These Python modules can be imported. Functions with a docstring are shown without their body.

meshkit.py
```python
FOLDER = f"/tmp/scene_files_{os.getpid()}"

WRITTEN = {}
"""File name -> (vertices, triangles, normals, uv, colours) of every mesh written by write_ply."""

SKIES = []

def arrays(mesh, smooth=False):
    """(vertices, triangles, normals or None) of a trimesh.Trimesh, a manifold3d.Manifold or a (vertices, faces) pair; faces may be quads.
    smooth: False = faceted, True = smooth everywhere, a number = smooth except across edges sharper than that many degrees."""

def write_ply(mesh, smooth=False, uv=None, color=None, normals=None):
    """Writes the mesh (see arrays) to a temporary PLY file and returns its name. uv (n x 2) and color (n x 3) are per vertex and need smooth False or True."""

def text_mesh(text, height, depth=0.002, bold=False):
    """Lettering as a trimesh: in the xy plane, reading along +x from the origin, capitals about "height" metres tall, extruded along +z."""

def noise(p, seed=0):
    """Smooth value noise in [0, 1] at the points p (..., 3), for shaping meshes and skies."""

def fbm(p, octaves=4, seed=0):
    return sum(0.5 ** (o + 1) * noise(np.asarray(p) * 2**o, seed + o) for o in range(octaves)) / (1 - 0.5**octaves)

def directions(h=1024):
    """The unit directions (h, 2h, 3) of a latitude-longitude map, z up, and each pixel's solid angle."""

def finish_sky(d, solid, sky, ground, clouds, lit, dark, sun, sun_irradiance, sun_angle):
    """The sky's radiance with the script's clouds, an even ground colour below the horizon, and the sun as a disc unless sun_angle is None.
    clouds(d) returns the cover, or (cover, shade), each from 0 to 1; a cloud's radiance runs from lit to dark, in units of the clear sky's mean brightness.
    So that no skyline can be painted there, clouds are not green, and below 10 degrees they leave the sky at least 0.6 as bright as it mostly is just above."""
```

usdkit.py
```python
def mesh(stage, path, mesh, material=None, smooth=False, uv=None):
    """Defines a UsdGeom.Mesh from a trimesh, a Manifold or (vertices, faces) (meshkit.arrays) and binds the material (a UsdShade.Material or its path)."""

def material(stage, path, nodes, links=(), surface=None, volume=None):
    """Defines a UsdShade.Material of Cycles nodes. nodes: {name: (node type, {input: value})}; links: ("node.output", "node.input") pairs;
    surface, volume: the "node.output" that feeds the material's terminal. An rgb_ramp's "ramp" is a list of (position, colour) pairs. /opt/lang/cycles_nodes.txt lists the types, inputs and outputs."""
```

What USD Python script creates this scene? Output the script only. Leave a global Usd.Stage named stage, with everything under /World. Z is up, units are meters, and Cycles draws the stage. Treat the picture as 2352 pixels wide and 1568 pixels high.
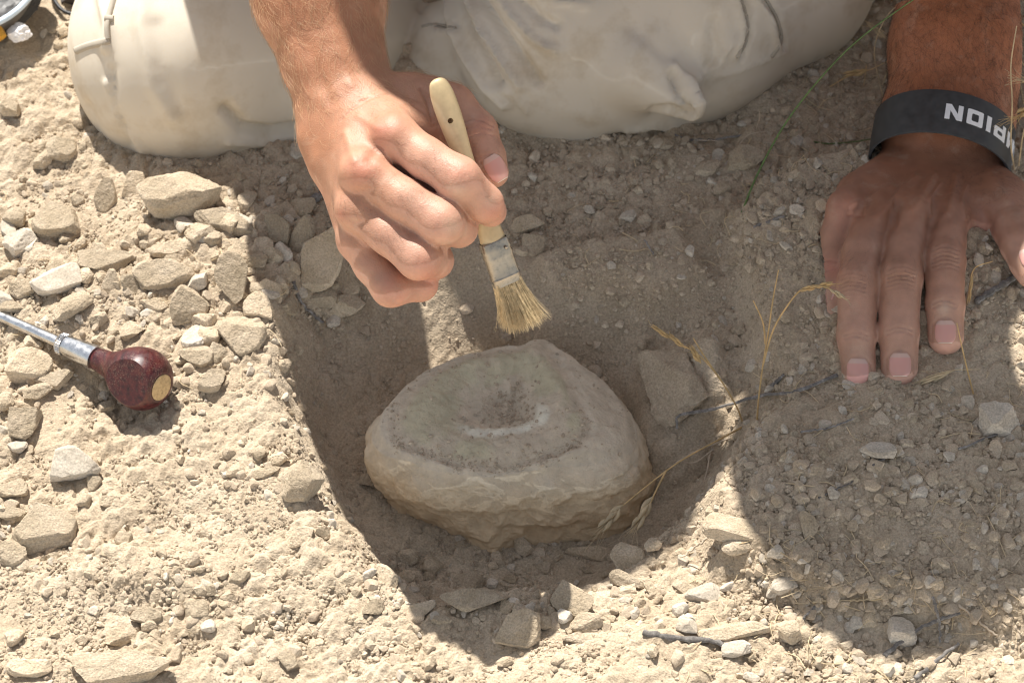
import math, numpy as np, trimesh, usdkit, meshkit, manifold3d
from scipy import ndimage, sparse
from pxr import Usd, UsdGeom, UsdLux, UsdShade, Sdf, Gf, Vt

# ------------------------------------------------------------------ camera, sky, sun, exposure
stage = Usd.Stage.CreateInMemory()
UsdGeom.SetStageUpAxis(stage, UsdGeom.Tokens.z)
UsdGeom.SetStageMetersPerUnit(stage, 1.0)
UsdGeom.Xform.Define(stage, '/World')
UsdGeom.Scope.Define(stage, '/World/Looks')
PITCH = math.radians(42.0)
DIST = 1.2
CP, SP = math.cos(PITCH), math.sin(PITCH)
EYE = np.array([0.0, -DIST * CP, DIST * SP])
ROT = np.array([[1, 0, 0], [0, SP, -CP], [0, CP, SP]])      # columns: right, up, back
FPX = 1176 / 0.2375                                         # focal length in the units of a picture 2352 wide
cam = UsdGeom.Camera.Define(stage, '/World/camera')
M4 = np.eye(4); M4[:3, :3] = ROT.T; M4[3, :3] = EYE
cam.AddTransformOp().Set(Gf.Matrix4d(M4.tolist()))
cam.CreateHorizontalApertureAttr(22.2)
cam.CreateVerticalApertureAttr(14.8)
cam.CreateFocalLengthAttr(22.2 / 2 / 0.2375)
cam.CreateFStopAttr(10.0)
cam.CreateFocusDistanceAttr(1.08)
cam.CreateExposureAttr(1.0)

SUN_EL = math.radians(66.0)
SUN_AZ = math.atan2(-0.40, 0.917)
SUN = np.array([math.sin(SUN_AZ) * math.cos(SUN_EL), math.cos(SUN_AZ) * math.cos(SUN_EL), math.sin(SUN_EL)])
usdkit.material(stage, '/World/Looks/sky', {
    's': ('sky_texture', {'sky_type': 'single_scattering', 'sun_disc': False, 'sun_elevation': SUN_EL, 'sun_rotation': SUN_AZ, 'aerosol_density': 1.0}),
    'haze': ('hsv', {'saturation': 0.45, 'value': 1.0}), 'warm': ('mix_color', {'blend_type': 'multiply', 'fac': 1.0, 'b': (1.0, 0.975, 0.93), 'use_clamp': False}),
    'b': ('background_shader', {'strength': 0.088})}, [('s.color', 'haze.color'), ('haze.color', 'warm.a'), ('warm.result', 'b.color')], surface='b.background')
dome = UsdLux.DomeLight.Define(stage, '/World/sky')
UsdShade.MaterialBindingAPI.Apply(dome.GetPrim()).Bind(UsdShade.Material.Get(stage, '/World/Looks/sky'))
dome.GetPrim().SetCustomDataByKey('kind', 'structure')
sun = UsdLux.DistantLight.Define(stage, '/World/sun')
sun.CreateIntensityAttr(1.2); sun.CreateAngleAttr(0.5); sun.CreateNormalizeAttr(True); sun.CreateColorAttr(Gf.Vec3f(1.0, 0.955, 0.885))
zc = SUN; xc = np.cross([0, 1.0, 0], zc); xc /= np.linalg.norm(xc); yc = np.cross(zc, xc)
S4 = np.eye(4); S4[0, :3] = xc; S4[1, :3] = yc; S4[2, :3] = zc
sun.AddTransformOp().Set(Gf.Matrix4d(S4.tolist()))

# ------------------------------------------------------------------ helpers
V = lambda *a: np.array(a, float)
rng = np.random.default_rng(7)


def pc(px, py, d):
    """camera-frame point (right, up, back) of a picture position at depth d"""
    return np.array([(px - 1176) / FPX * d, -(py - 784) / FPX * d, -d])


def to_world(p):
    return np.asarray(p) @ ROT.T + EYE


def to_cam(p):
    return (np.asarray(p) - EYE) @ ROT


def P(px, py, d):
    return to_world(pc(px, py, d))


def project(p):
    c = to_cam(p); d = -c[..., 2]
    return 1176 + FPX * c[..., 0] / d, 784 - FPX * c[..., 1] / d, d


def sstep(a, b, x):
    t = np.clip((x - a) / (b - a), 0, 1)
    return t * t * (3 - 2 * t)


def poly_sd(u, v, poly):
    """signed distance to a polygon (negative inside)"""
    poly = np.asarray(poly, float); best = np.full(u.shape, 1e9); inside = np.zeros(u.shape, bool)
    for (x0, y0), (x1, y1) in zip(poly, np.roll(poly, -1, 0)):
        ex, ey = x1 - x0, y1 - y0
        t = np.clip(((u - x0) * ex + (v - y0) * ey) / (ex * ex + ey * ey), 0, 1)
        best = np.minimum(best, (u - x0 - t * ex) ** 2 + (v - y0 - t * ey) ** 2)
        c = (y0 > v) != (y1 > v)
        inside ^= c & (u < ex * (v - y0) / (ey if ey else 1e-9) + x0)
    d = np.sqrt(best)
    return np.where(inside, -d, d)


names = {}


def path_for(name, parent=None):
    base = str(parent.GetPath()) if parent is not None else '/World'
    n = names.get((base, name), -1) + 1
    names[(base, name)] = n
    return f'{base}/{name}' if n == 0 else f'{base}/{name}_{n:03d}'


def tag(prim, label=None, cat=None, group=None, kind=None):
    for k, x in (('label', label), ('category', cat), ('group', group), ('kind', kind)):
        if x:
            prim.SetCustomDataByKey(k, x)
    return prim


def thing(name, label, cat, loc=(0, 0, 0), group=None):
    x = UsdGeom.Xform.Define(stage, path_for(name))
    x.AddTranslateOp().Set(Gf.Vec3d(*map(float, loc)))
    p = x.GetPrim(); ORIGIN[str(p.GetPath())] = np.array(loc, float)
    return tag(p, label, cat, group)


ORIGIN = {}


def origin_of(prim):
    s = str(prim.GetPath())
    while s not in ORIGIN:
        s = s.rpartition('/')[0]
        if s in ('', '/World'):
            return np.zeros(3)
    return ORIGIN[s]


def obj(name, mesh, mat, parent=None, smooth=False, loc=None, tint=None, label=None):
    """one Mesh prim; vertices are given in world space and stored relative to the thing's base"""
    if hasattr(mesh, 'to_mesh'):
        m = mesh.to_mesh(); mesh = trimesh.Trimesh(m.vert_properties[:, :3], m.tri_verts, process=False)
    if isinstance(mesh, tuple):
        mesh = trimesh.Trimesh(mesh[0], mesh[1], process=False)
    off = origin_of(parent) if parent is not None else (np.zeros(3) if loc is None else np.asarray(loc, float))
    m = trimesh.Trimesh(np.array(mesh.vertices) - off, np.array(mesh.faces), process=False)
    g = usdkit.mesh(stage, path_for(name, parent), m, LOOK[mat], smooth=smooth)
    if parent is None and loc is not None:
        g.AddTranslateOp().Set(Gf.Vec3d(*map(float, off)))
    if tint is not None:
        UsdGeom.PrimvarsAPI(g).CreatePrimvar('tint', Sdf.ValueTypeNames.Color3fArray, 'vertex').Set(Vt.Vec3fArray.FromNumpy(np.asarray(tint, np.float32)))
    if label:
        g.GetPrim().SetCustomDataByKey('label', label)
    return g.GetPrim()


def curves(name, strands, width, mat, parent, kind='stuff', taper=True):
    c = UsdGeom.BasisCurves.Define(stage, path_for(name, parent))
    off = origin_of(parent)
    c.CreateTypeAttr('linear'); c.CreateBasisAttr('bezier') if False else None
    c.CreatePointsAttr(Vt.Vec3fArray.FromNumpy((np.vstack(strands) - off).astype(np.float32)))
    c.CreateCurveVertexCountsAttr(Vt.IntArray.FromNumpy(np.array([len(s) for s in strands], np.int32)))
    w = np.concatenate([np.linspace(1, 0.35 if taper else 1, len(s)) * width for s in strands]).astype(np.float32)
    c.CreateWidthsAttr(Vt.FloatArray.FromNumpy(w)); c.SetWidthsInterpolation('vertex')
    UsdShade.MaterialBindingAPI.Apply(c.GetPrim()).Bind(LOOK[mat])
    if kind:
        tag(c.GetPrim(), kind=kind)
    return c.GetPrim()


def tube(points, radii, sides=7):
    """closed tapered tube along a polyline"""
    p = np.asarray(points, float); n = len(p)
    r = np.broadcast_to(radii, (n,)).astype(float)
    t = np.gradient(p, axis=0); t /= np.linalg.norm(t, axis=1, keepdims=True) + 1e-12
    a = np.cross(t[0], [0.3, 0.2, 0.9]); a /= np.linalg.norm(a)
    A = []
    for k in range(n):
        a = a - t[k] * (a @ t[k]); a /= np.linalg.norm(a); A.append(a)
    A = np.array(A); B = np.cross(t, A); ang = np.arange(sides) * 2 * np.pi / sides
    v = p[:, None] + r[:, None, None] * (np.cos(ang)[None, :, None] * A[:, None] + np.sin(ang)[None, :, None] * B[:, None])
    v = np.vstack([v.reshape(-1, 3), p[0], p[-1]])
    f = []
    for i in range(n - 1):
        for j in range(sides):
            a0, a1 = i * sides + j, i * sides + (j + 1) % sides
            f += [(a0, a1, a1 + sides), (a0, a1 + sides, a0 + sides)]
    for j in range(sides):
        f += [(n * sides, (j + 1) % sides, j), (n * sides + 1, (n - 1) * sides + j, (n - 1) * sides + (j + 1) % sides)]
    return trimesh.Trimesh(v, np.array(f), process=False)


def spline(pts, n=24):
    """Catmull-Rom through points"""
    p = np.asarray(pts, float)
    q = np.vstack([2 * p[0] - p[1], p, 2 * p[-1] - p[-2]]); out = []
    m = max(2, n // (len(p) - 1))
    for i in range(len(p) - 1):
        t = np.linspace(0, 1, m, endpoint=False)[:, None]
        a, b, c, d = q[i:i + 4]
        out.append(0.5 * (2 * b + (c - a) * t + (2 * a - 5 * b + 4 * c - d) * t ** 2 + (3 * b - a - 3 * c + d) * t ** 3))
    return np.vstack(out + [p[-1:]])


def lathe(profile, origin, axis, sides=40):
    """revolve (radius, along) pairs about axis from origin"""
    pr = np.asarray(profile, float); axis = np.asarray(axis, float) / np.linalg.norm(axis)
    u = np.cross(axis, [0.2, 0.1, 1.0]); u /= np.linalg.norm(u); w = np.cross(axis, u)
    ang = np.arange(sides) * 2 * np.pi / sides
    ring = np.cos(ang)[:, None] * u + np.sin(ang)[:, None] * w
    v = (np.asarray(origin) + pr[:, 1][:, None, None] * axis + pr[:, 0][:, None, None] * ring[None]).reshape(-1, 3)
    f = []; n = len(pr)
    for i in range(n - 1):
        for j in range(sides):
            a0, a1 = i * sides + j, i * sides + (j + 1) % sides
            f += [(a0, a1, a1 + sides), (a0, a1 + sides, a0 + sides)]
    v = np.vstack([v, origin + pr[0, 1] * axis, origin + pr[-1, 1] * axis])
    for j in range(sides):
        f += [(n * sides, (j + 1) % sides, j), (n * sides + 1, (n - 1) * sides + j, (n - 1) * sides + (j + 1) % sides)]
    return trimesh.Trimesh(v, np.array(f), process=False)


# ---- signed distance modelling
class Field:
    def __init__(self, lo, hi, h):
        self.lo, self.h = np.asarray(lo, float), h
        self.n = np.ceil((np.asarray(hi) - self.lo) / h).astype(int) + 1
        self.ax = [(self.lo[i] + h * np.arange(self.n[i])).astype(np.float32) for i in range(3)]
        self.F = np.full(self.n, 1.0, np.float32)

    def like(self):
        g = Field.__new__(Field); g.lo, g.h, g.n, g.ax = self.lo, self.h, self.n, self.ax
        g.F = np.full(self.n, 1.0, np.float32)
        return g

    def cone(self, a, b, ra, rb, k=0.004, cut=False):
        """capsule whose radius runs from ra to rb, blended in over k (cut: carved out)"""
        a, b = np.asarray(a, float), np.asarray(b, float)
        m = max(ra, rb) + k + 3 * self.h + 0.003
        i0 = np.clip(np.floor((np.minimum(a, b) - m - self.lo) / self.h).astype(int), 0, self.n)
        i1 = np.clip(np.ceil((np.maximum(a, b) + m - self.lo) / self.h).astype(int) + 1, 0, self.n)
        if (i1 <= i0).any():
            return self
        sl = tuple(slice(x, y) for x, y in zip(i0, i1))
        X, Y, Z = np.ix_(*[ax[s] for ax, s in zip(self.ax, sl)])
        ba = b - a; L = float(ba @ ba) + 1e-12
        t = np.clip(((X - a[0]) * ba[0] + (Y - a[1]) * ba[1] + (Z - a[2]) * ba[2]) / L, 0, 1)
        d = np.sqrt((X - a[0] - t * ba[0]) ** 2 + (Y - a[1] - t * ba[1]) ** 2 + (Z - a[2] - t * ba[2]) ** 2) - (ra + (rb - ra) * t)
        f = self.F[sl]; d = d.astype(np.float32)
        if cut:
            d = -d; hh = np.maximum(k - np.abs(d - f), 0) / k
            self.F[sl] = np.maximum(d, f) + hh * hh * k / 4
        else:
            hh = np.maximum(k - np.abs(d - f), 0) / k
            self.F[sl] = np.minimum(d, f) - hh * hh * k / 4
        return self

    def ball(self, c, r, k=0.004, cut=False):
        return self.cone(c, np.asarray(c) + 1e-5, r, r, k, cut)

    def chain(self, pts, radii, k=0.004):
        for i in range(len(pts) - 1):
            self.cone(pts[i], pts[i + 1], radii[i], radii[i + 1], k)
        return self

    def join(self, g, k):
        hh = np.maximum(k - np.abs(self.F - g.F), 0) / k
        self.F = np.minimum(self.F, g.F) - hh * hh * k / 4
        return self

    def mesh(self):
        F = self.F; ins = F < 0
        c = [ins[i:i + self.n[0] - 1, j:j + self.n[1] - 1, k:k + self.n[2] - 1] for i in (0, 1) for j in (0, 1) for k in (0, 1)]
        s = sum(x.astype(np.int8) for x in c)
        act = (s > 0) & (s < 8); idx = np.full(act.shape, -1, np.int64)
        cell = np.argwhere(act); idx[act] = np.arange(len(cell))
        acc, cnt = np.zeros((len(cell), 3)), np.zeros(len(cell))
        corner = [np.array(x) for x in np.ndindex(2, 2, 2)]
        for p in corner:
            for ax in range(3):
                if p[ax] == 0:
                    q = p.copy(); q[ax] = 1
                    fa, fb = F[tuple((cell + p).T)], F[tuple((cell + q).T)]
                    m = (fa < 0) != (fb < 0)
                    t = np.where(m, fa / np.where(m, fa - fb, 1), 0)
                    acc[m] += (p + t[:, None] * (q - p))[m]; cnt[m] += 1
        v = (cell + acc / cnt[:, None])
        faces = []
        for ax in range(3):
            o = [i for i in range(3) if i != ax]
            lo = [slice(1, self.n[i] - 1) for i in range(3)]; lo[ax] = slice(0, self.n[ax] - 1)
            hi = list(lo); hi[ax] = slice(1, self.n[ax])
            A, B = ins[tuple(lo)], ins[tuple(hi)]
            for flip, m in ((False, A & ~B), (True, ~A & B)):
                e = np.argwhere(m)
                for i in o:
                    e[:, i] += 1
                def at(d0, d1):
                    g = e.copy(); g[:, o[0]] += d0; g[:, o[1]] += d1
                    return idx[tuple(g.T)]
                q = [at(-1, -1), at(0, -1), at(0, 0), at(-1, 0)]
                if flip ^ (ax == 1):
                    q = q[::-1]
                faces += [np.stack(q[:3], 1), np.stack([q[0], q[2], q[3]], 1)]
        f = np.vstack(faces)
        m = trimesh.Trimesh(self.lo + v * self.h, f, process=False)
        G = np.gradient(F)
        for _ in range(2):
            g = np.stack([ndimage.map_coordinates(x, v.T, order=1) for x in G], 1)
            val = ndimage.map_coordinates(F, v.T, order=1)
            l2 = np.maximum((g * g).sum(1), 1e-12)
            v = v - np.clip((val / l2)[:, None] * g, -0.5, 0.5)
        m.vertices = self.lo + v * self.h
        return m


def unit(x):
    x = np.asarray(x, float)
    return x / np.linalg.norm(x)


def vnormals(v, f):
    n = np.zeros_like(v); c = np.cross(v[f[:, 1]] - v[f[:, 0]], v[f[:, 2]] - v[f[:, 0]])
    for k in range(3):
        np.add.at(n, f[:, k], c)
    return n / np.maximum(np.linalg.norm(n, axis=1, keepdims=True), 1e-20)


def smoothed(m, it=4, most=0.0012):
    """Taubin smoothing that never moves a vertex farther than most"""
    v0 = np.array(m.vertices); e = m.edges_unique; n = len(v0)
    A = sparse.coo_matrix((np.ones(2 * len(e)), (np.r_[e[:, 0], e[:, 1]], np.r_[e[:, 1], e[:, 0]])), shape=(n, n)).tocsr()
    deg = np.maximum(np.asarray(A.sum(1)).ravel(), 1)[:, None]; lone = (np.asarray(A.sum(1)).ravel() == 0)
    v = v0.copy()
    for k in range(it):
        for s in (0.5, -0.51):
            d = A @ v / deg - v; d[lone] = 0
            v = v + s * d
    off = v - v0; l = np.linalg.norm(off, axis=1, keepdims=True)
    m.vertices = v0 + off * np.minimum(1, most / np.maximum(l, 1e-12))
    return m


def px_line_dist(u, v, line):
    best = np.full(u.shape, 1e9)
    for (x0, y0), (x1, y1) in zip(line[:-1], line[1:]):
        ex, ey = x1 - x0, y1 - y0
        t = np.clip(((u - x0) * ex + (v - y0) * ey) / (ex * ex + ey * ey + 1e-9), 0, 1)
        best = np.minimum(best, np.hypot(u - x0 - t * ex, v - y0 - t * ey))
    return best


def sculpt(vc, n, strokes):
    """push camera-side vertices (camera frame) along their normals near drawn lines: (line, width, millimetres)"""
    u, w = 1176 + FPX * vc[:, 0] / -vc[:, 2], 784 - FPX * vc[:, 1] / -vc[:, 2]
    front = sstep(0.0, 0.3, (n * -unit_rows(vc)).sum(1))
    disp = np.zeros(len(vc))
    for line, width, mm in strokes:
        L = np.asarray(line, float); aw = abs(width)
        near = (u > L[:, 0].min() - 5 * aw) & (u < L[:, 0].max() + 5 * aw) & (w > L[:, 1].min() - 5 * aw) & (w < L[:, 1].max() + 5 * aw)
        if near.any():
            q = px_line_dist(u[near], w[near], L)
            disp[near] += mm * 1e-3 * (np.exp(-(q / aw) ** 2) if width > 0 else np.exp(-q / aw))           # negative width: a sharp crease
    return vc + n * (disp * front)[:, None]


def unit_rows(v):
    return v / np.linalg.norm(v, axis=1, keepdims=True)


# ------------------------------------------------------------------ materials
LOOK = {}


def mat(name, nodes, links, surface='p.BSDF'):
    LOOK[name] = usdkit.material(stage, f'/World/Looks/{name}', nodes, links, surface=surface)


def rough_mat(name, c0, c1, c2, scale=30, bump=0.5, bdist=0.0006, bscale=900, rough=0.95, vary=0.35, spec=0.2):
    """matt earth or rock: three tones by noise, grain relief, a little different for every object"""
    mat(name, {
        't': ('texture_coordinate', {}), 'g': ('geometry', {}), 'o': ('object_info', {}),
        'n1': ('noise_texture', {'scale': scale, 'detail': 6.0, 'roughness': 0.62}),
        'n2': ('noise_texture', {'scale': bscale, 'detail': 3.0, 'roughness': 0.6}),
        'n3': ('noise_texture', {'scale': bscale * 0.27, 'detail': 4.0, 'roughness': 0.65}),
        'r': ('rgb_ramp', {'ramp': [(0.30, c0), (0.5, c1), (0.72, c2)]}),
        'mr': ('map_range', {'from_min': 0.0, 'from_max': 1.0, 'to_min': 1 - vary, 'to_max': 1 + vary * 0.55}),
        'h': ('hsv', {'saturation': 1.0}),
        'sp': ('map_range', {'from_min': 0.35, 'from_max': 0.65, 'to_min': 0.80, 'to_max': 1.14}),
        'h2': ('hsv', {}),
        'b1': ('bump', {'strength': bump, 'distance': bdist * 3}),
        'b2': ('bump', {'strength': bump, 'distance': bdist}),
        'p': ('principled_bsdf', {'roughness': rough, 'specular_ior_level': spec, 'diffuse_roughness': 0.6})},
        [('g.position', 'n1.vector'), ('g.position', 'n2.vector'), ('g.position', 'n3.vector'), ('n1.fac', 'r.fac'), ('o.random', 'mr.value'), ('mr.result', 'h.value'), ('r.color', 'h.color'),
         ('n2.fac', 'sp.value'), ('sp.result', 'h2.value'), ('h.color', 'h2.color'), ('h2.color', 'p.base_color'),
         ('n3.fac', 'b1.height'), ('n2.fac', 'b2.height'), ('b1.normal', 'b2.normal'), ('b2.normal', 'p.normal')])


rough_mat('soil', (0.42, 0.335, 0.235), (0.49, 0.40, 0.29), (0.57, 0.48, 0.365), scale=26, bump=0.9, bdist=0.0008, bscale=850, vary=0.0)
rough_mat('shale', (0.42, 0.34, 0.235), (0.50, 0.41, 0.295), (0.58, 0.485, 0.365), scale=70, bump=0.8, bdist=0.0008, bscale=1000, vary=0.22)
rough_mat('pale_stone', (0.46, 0.395, 0.31), (0.53, 0.465, 0.375), (0.61, 0.55, 0.46), scale=60, bump=0.5, bdist=0.0005, bscale=900, vary=0.12)
rough_mat('crumb', (0.42, 0.335, 0.24), (0.49, 0.40, 0.295), (0.56, 0.475, 0.365), scale=60, bump=0.4, bdist=0.0003, bscale=1500, vary=0.14)
rough_mat('twig', (0.13, 0.12, 0.11), (0.24, 0.22, 0.20), (0.42, 0.395, 0.365), scale=260, bump=0.6, bdist=0.0004, bscale=900, vary=0.3)


def skin_mat(name):
    mat(name, {
        'a': ('attribute', {'attribute': 'tint'}), 'g': ('geometry', {}),
        'n1': ('noise_texture', {'scale': 120.0, 'detail': 5.0, 'roughness': 0.6}),
        'n2': ('voronoi_texture', {'scale': 900.0, 'feature': 'distance_to_edge'}),
        'n3': ('noise_texture', {'scale': 420.0, 'detail': 4.0, 'roughness': 0.65}),
        'mr': ('map_range', {'from_min': 0.3, 'from_max': 0.7, 'to_min': 0.88, 'to_max': 1.10}),
        'h': ('hsv', {}),
        'dn': ('noise_texture', {'scale': 75.0, 'detail': 7.0, 'roughness': 0.7}),
        'dr': ('rgb_ramp', {'ramp': [(0.54, (0, 0, 0)), (0.78, (0.26, 0.26, 0.26))]}),
        'dm': ('mix_color', {'b': (0.60, 0.49, 0.37)}),
        'b1': ('bump', {'strength': 0.35, 'distance': 0.0005}),
        'b2': ('bump', {'strength': 0.35, 'distance': 0.0004}),
        'p': ('principled_bsdf', {'roughness': 0.52, 'specular_ior_level': 0.42, 'subsurface_weight': 0.14, 'subsurface_scale': 0.0016, 'subsurface_radius': (1.0, 0.35, 0.18)})},
        [('g.position', 'n1.vector'), ('g.position', 'n2.vector'), ('g.position', 'n3.vector'), ('g.position', 'dn.vector'), ('a.color', 'h.color'), ('n1.fac', 'mr.value'), ('mr.result', 'h.value'),
         ('dn.fac', 'dr.fac'), ('dr.color', 'dm.fac'), ('h.color', 'dm.a'),
         ('dm.result', 'p.base_color'), ('n2.distance', 'b1.height'), ('n3.fac', 'b2.height'), ('b1.normal', 'b2.normal'), ('b2.normal', 'p.normal')])


skin_mat('skin')
mat('nail', {'a': ('attribute', {'attribute': 'tint'}), 'p': ('principled_bsdf', {'roughness': 0.32, 'specular_ior_level': 0.5, 'subsurface_weight': 0.1, 'subsurface_scale': 0.002})}, [('a.color', 'p.base_color')])


def cloth_mat(name, col, scale=1500):
    mat(name, {
        'g': ('geometry', {}), 'n': ('noise_texture', {'scale': 9.0, 'detail': 5.0}),
        'sn': ('noise_texture', {'scale': 28.0, 'detail': 6.0, 'roughness': 0.65}),
        'sr': ('rgb_ramp', {'ramp': [(0.52, (0, 0, 0)), (0.74, (0.7, 0.7, 0.7))]}),
        'sm': ('mix_color', {'b': (col[0] * 0.72, col[1] * 0.64, col[2] * 0.52)}),
        'w1': ('noise_texture', {'scale': float(scale), 'detail': 2.0}),
        'mr': ('map_range', {'from_min': 0.3, 'from_max': 0.7, 'to_min': 0.93, 'to_max': 1.05}),
        'h': ('hsv', {'color': col}), 'wm': ('map_range', {'from_min': 0.3, 'from_max': 0.7, 'to_min': 0.85, 'to_max': 1.15}),
        'p': ('principled_bsdf', {'roughness': 0.88, 'specular_ior_level': 0.2}), 'tr': ('translucent_bsdf', {}), 'mix': ('mix_closure', {'fac': 0.07})},
        [('g.position', 'n.vector'), ('g.position', 'w1.vector'), ('g.position', 'sn.vector'), ('n.fac', 'mr.value'), ('mr.result', 'h.value'), ('h.color', 'sm.a'), ('sn.fac', 'sr.fac'), ('sr.color', 'sm.fac'),
         ('sm.result', 'p.base_color'), ('w1.fac', 'wm.value'), ('wm.result', 'h.saturation'), ('sm.result', 'tr.color'), ('p.BSDF', 'mix.closure1'), ('tr.BSDF', 'mix.closure2')], surface='mix.closure')


cloth_mat('khaki', (0.68, 0.615, 0.51))
cloth_mat('khaki_seam', (0.45, 0.405, 0.335))
cloth_mat('grey_shirt', (0.20, 0.21, 0.22))
cloth_mat('denim', (0.12, 0.13, 0.17))


def plain(name, col, rough=0.5, metal=0.0, spec=0.5, nscale=0, namt=0.2, bump=0.0, **kw):
    nodes = {'g': ('geometry', {}), 'n': ('noise_texture', {'scale': float(nscale or 100), 'detail': 5.0, 'roughness': 0.6}),
             'mr': ('map_range', {'from_min': 0.3, 'from_max': 0.7, 'to_min': 1 - namt, 'to_max': 1 + namt}), 'h': ('hsv', {'color': col}),
             'rr': ('map_range', {'from_min': 0.3, 'from_max': 0.7, 'to_min': max(rough - 0.1, 0.05), 'to_max': rough + 0.12}),
             'b': ('bump', {'strength': bump, 'distance': 0.0004}),
             'p': ('principled_bsdf', {'metallic': metal, 'specular_ior_level': spec, **kw})}
    mat(name, nodes, [('g.position', 'n.vector'), ('n.fac', 'mr.value'), ('mr.result', 'h.value'), ('h.color', 'p.base_color'), ('n.fac', 'rr.value'), ('rr.result', 'p.roughness'), ('n.fac', 'b.height'), ('b.normal', 'p.normal')])


plain('varnished_wood', (0.56, 0.44, 0.255), 0.40, nscale=180, namt=0.12)
plain('tin', (0.36, 0.325, 0.27), 0.36, metal=0.85, nscale=300, namt=0.2)
plain('steel', (0.62, 0.62, 0.62), 0.25, metal=1.0, nscale=260, namt=0.15)
mat('dark_red_wood', {'g': ('geometry', {}), 'n': ('noise_texture', {'scale': 300.0, 'detail': 6.0, 'roughness': 0.7}), 'n2': ('noise_texture', {'scale': 1400.0, 'detail': 3.0}), 'n3': ('noise_texture', {'scale': 60.0, 'detail': 4.0}),
    'gr': ('mapping', {'scale': (400.0, 60.0, 400.0), 'rotation': (0.0, 0.0, 1.0)}), 'w': ('noise_texture', {'scale': 1.0, 'detail': 3.0}),
    'r': ('rgb_ramp', {'ramp': [(0.3, (0.018, 0.004, 0.005)), (0.5, (0.048, 0.007, 0.009)), (0.7, (0.085, 0.018, 0.015))]}),
    'd': ('rgb_ramp', {'ramp': [(0.55, (0, 0, 0)), (0.66, (0.5, 0.5, 0.5)), (0.75, (0.8, 0.8, 0.8))]}), 'd2': ('rgb_ramp', {'ramp': [(0.45, (0.06, 0.06, 0.06)), (0.7, (0.9, 0.9, 0.9))]}), 'dm': ('math', {'math_type': 'multiply'}),
    'm': ('mix_color', {'b': (0.40, 0.31, 0.22)}), 'ro': ('map_range', {'from_min': 0.3, 'from_max': 0.7, 'to_min': 0.22, 'to_max': 0.55}), 'b': ('bump', {'strength': 0.25, 'distance': 0.0003}),
    'p': ('principled_bsdf', {'specular_ior_level': 0.5})},
    [('g.position', 'n.vector'), ('g.position', 'n2.vector'), ('g.position', 'n3.vector'), ('g.position', 'gr.vector'), ('gr.vector', 'w.vector'), ('w.fac', 'r.fac'), ('n2.fac', 'd.fac'), ('n3.fac', 'd2.fac'), ('d.color', 'dm.value1'), ('d2.color', 'dm.value2'), ('dm.value', 'm.fac'), ('r.color', 'm.a'), ('m.result', 'p.base_color'), ('n.fac', 'ro.value'), ('ro.result', 'p.roughness'), ('n.fac', 'b.height'), ('b.normal', 'p.normal')])
plain('worn_brass', (0.40, 0.32, 0.20), 0.42, metal=0.85, nscale=500, namt=0.3)
plain('bristle', (0.62, 0.49, 0.29), 0.55, nscale=500, namt=0.35)
plain('bristle_core', (0.30, 0.22, 0.11), 0.8, nscale=600, namt=0.4)
plain('rubber', (0.040, 0.041, 0.042), 0.5, nscale=160, namt=0.35, spec=0.45, bump=0.15)
plain('white_print', (0.78, 0.79, 0.80), 0.5, nscale=200, namt=0.04)
plain('pan_grey', (0.17, 0.16, 0.15), 0.5, nscale=90, namt=0.4)
plain('pan_rim', (0.50, 0.60, 0.70), 0.4, nscale=90, namt=0.1)
plain('black_plastic', (0.02, 0.02, 0.022), 0.5, nscale=90, namt=0.2)
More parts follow.
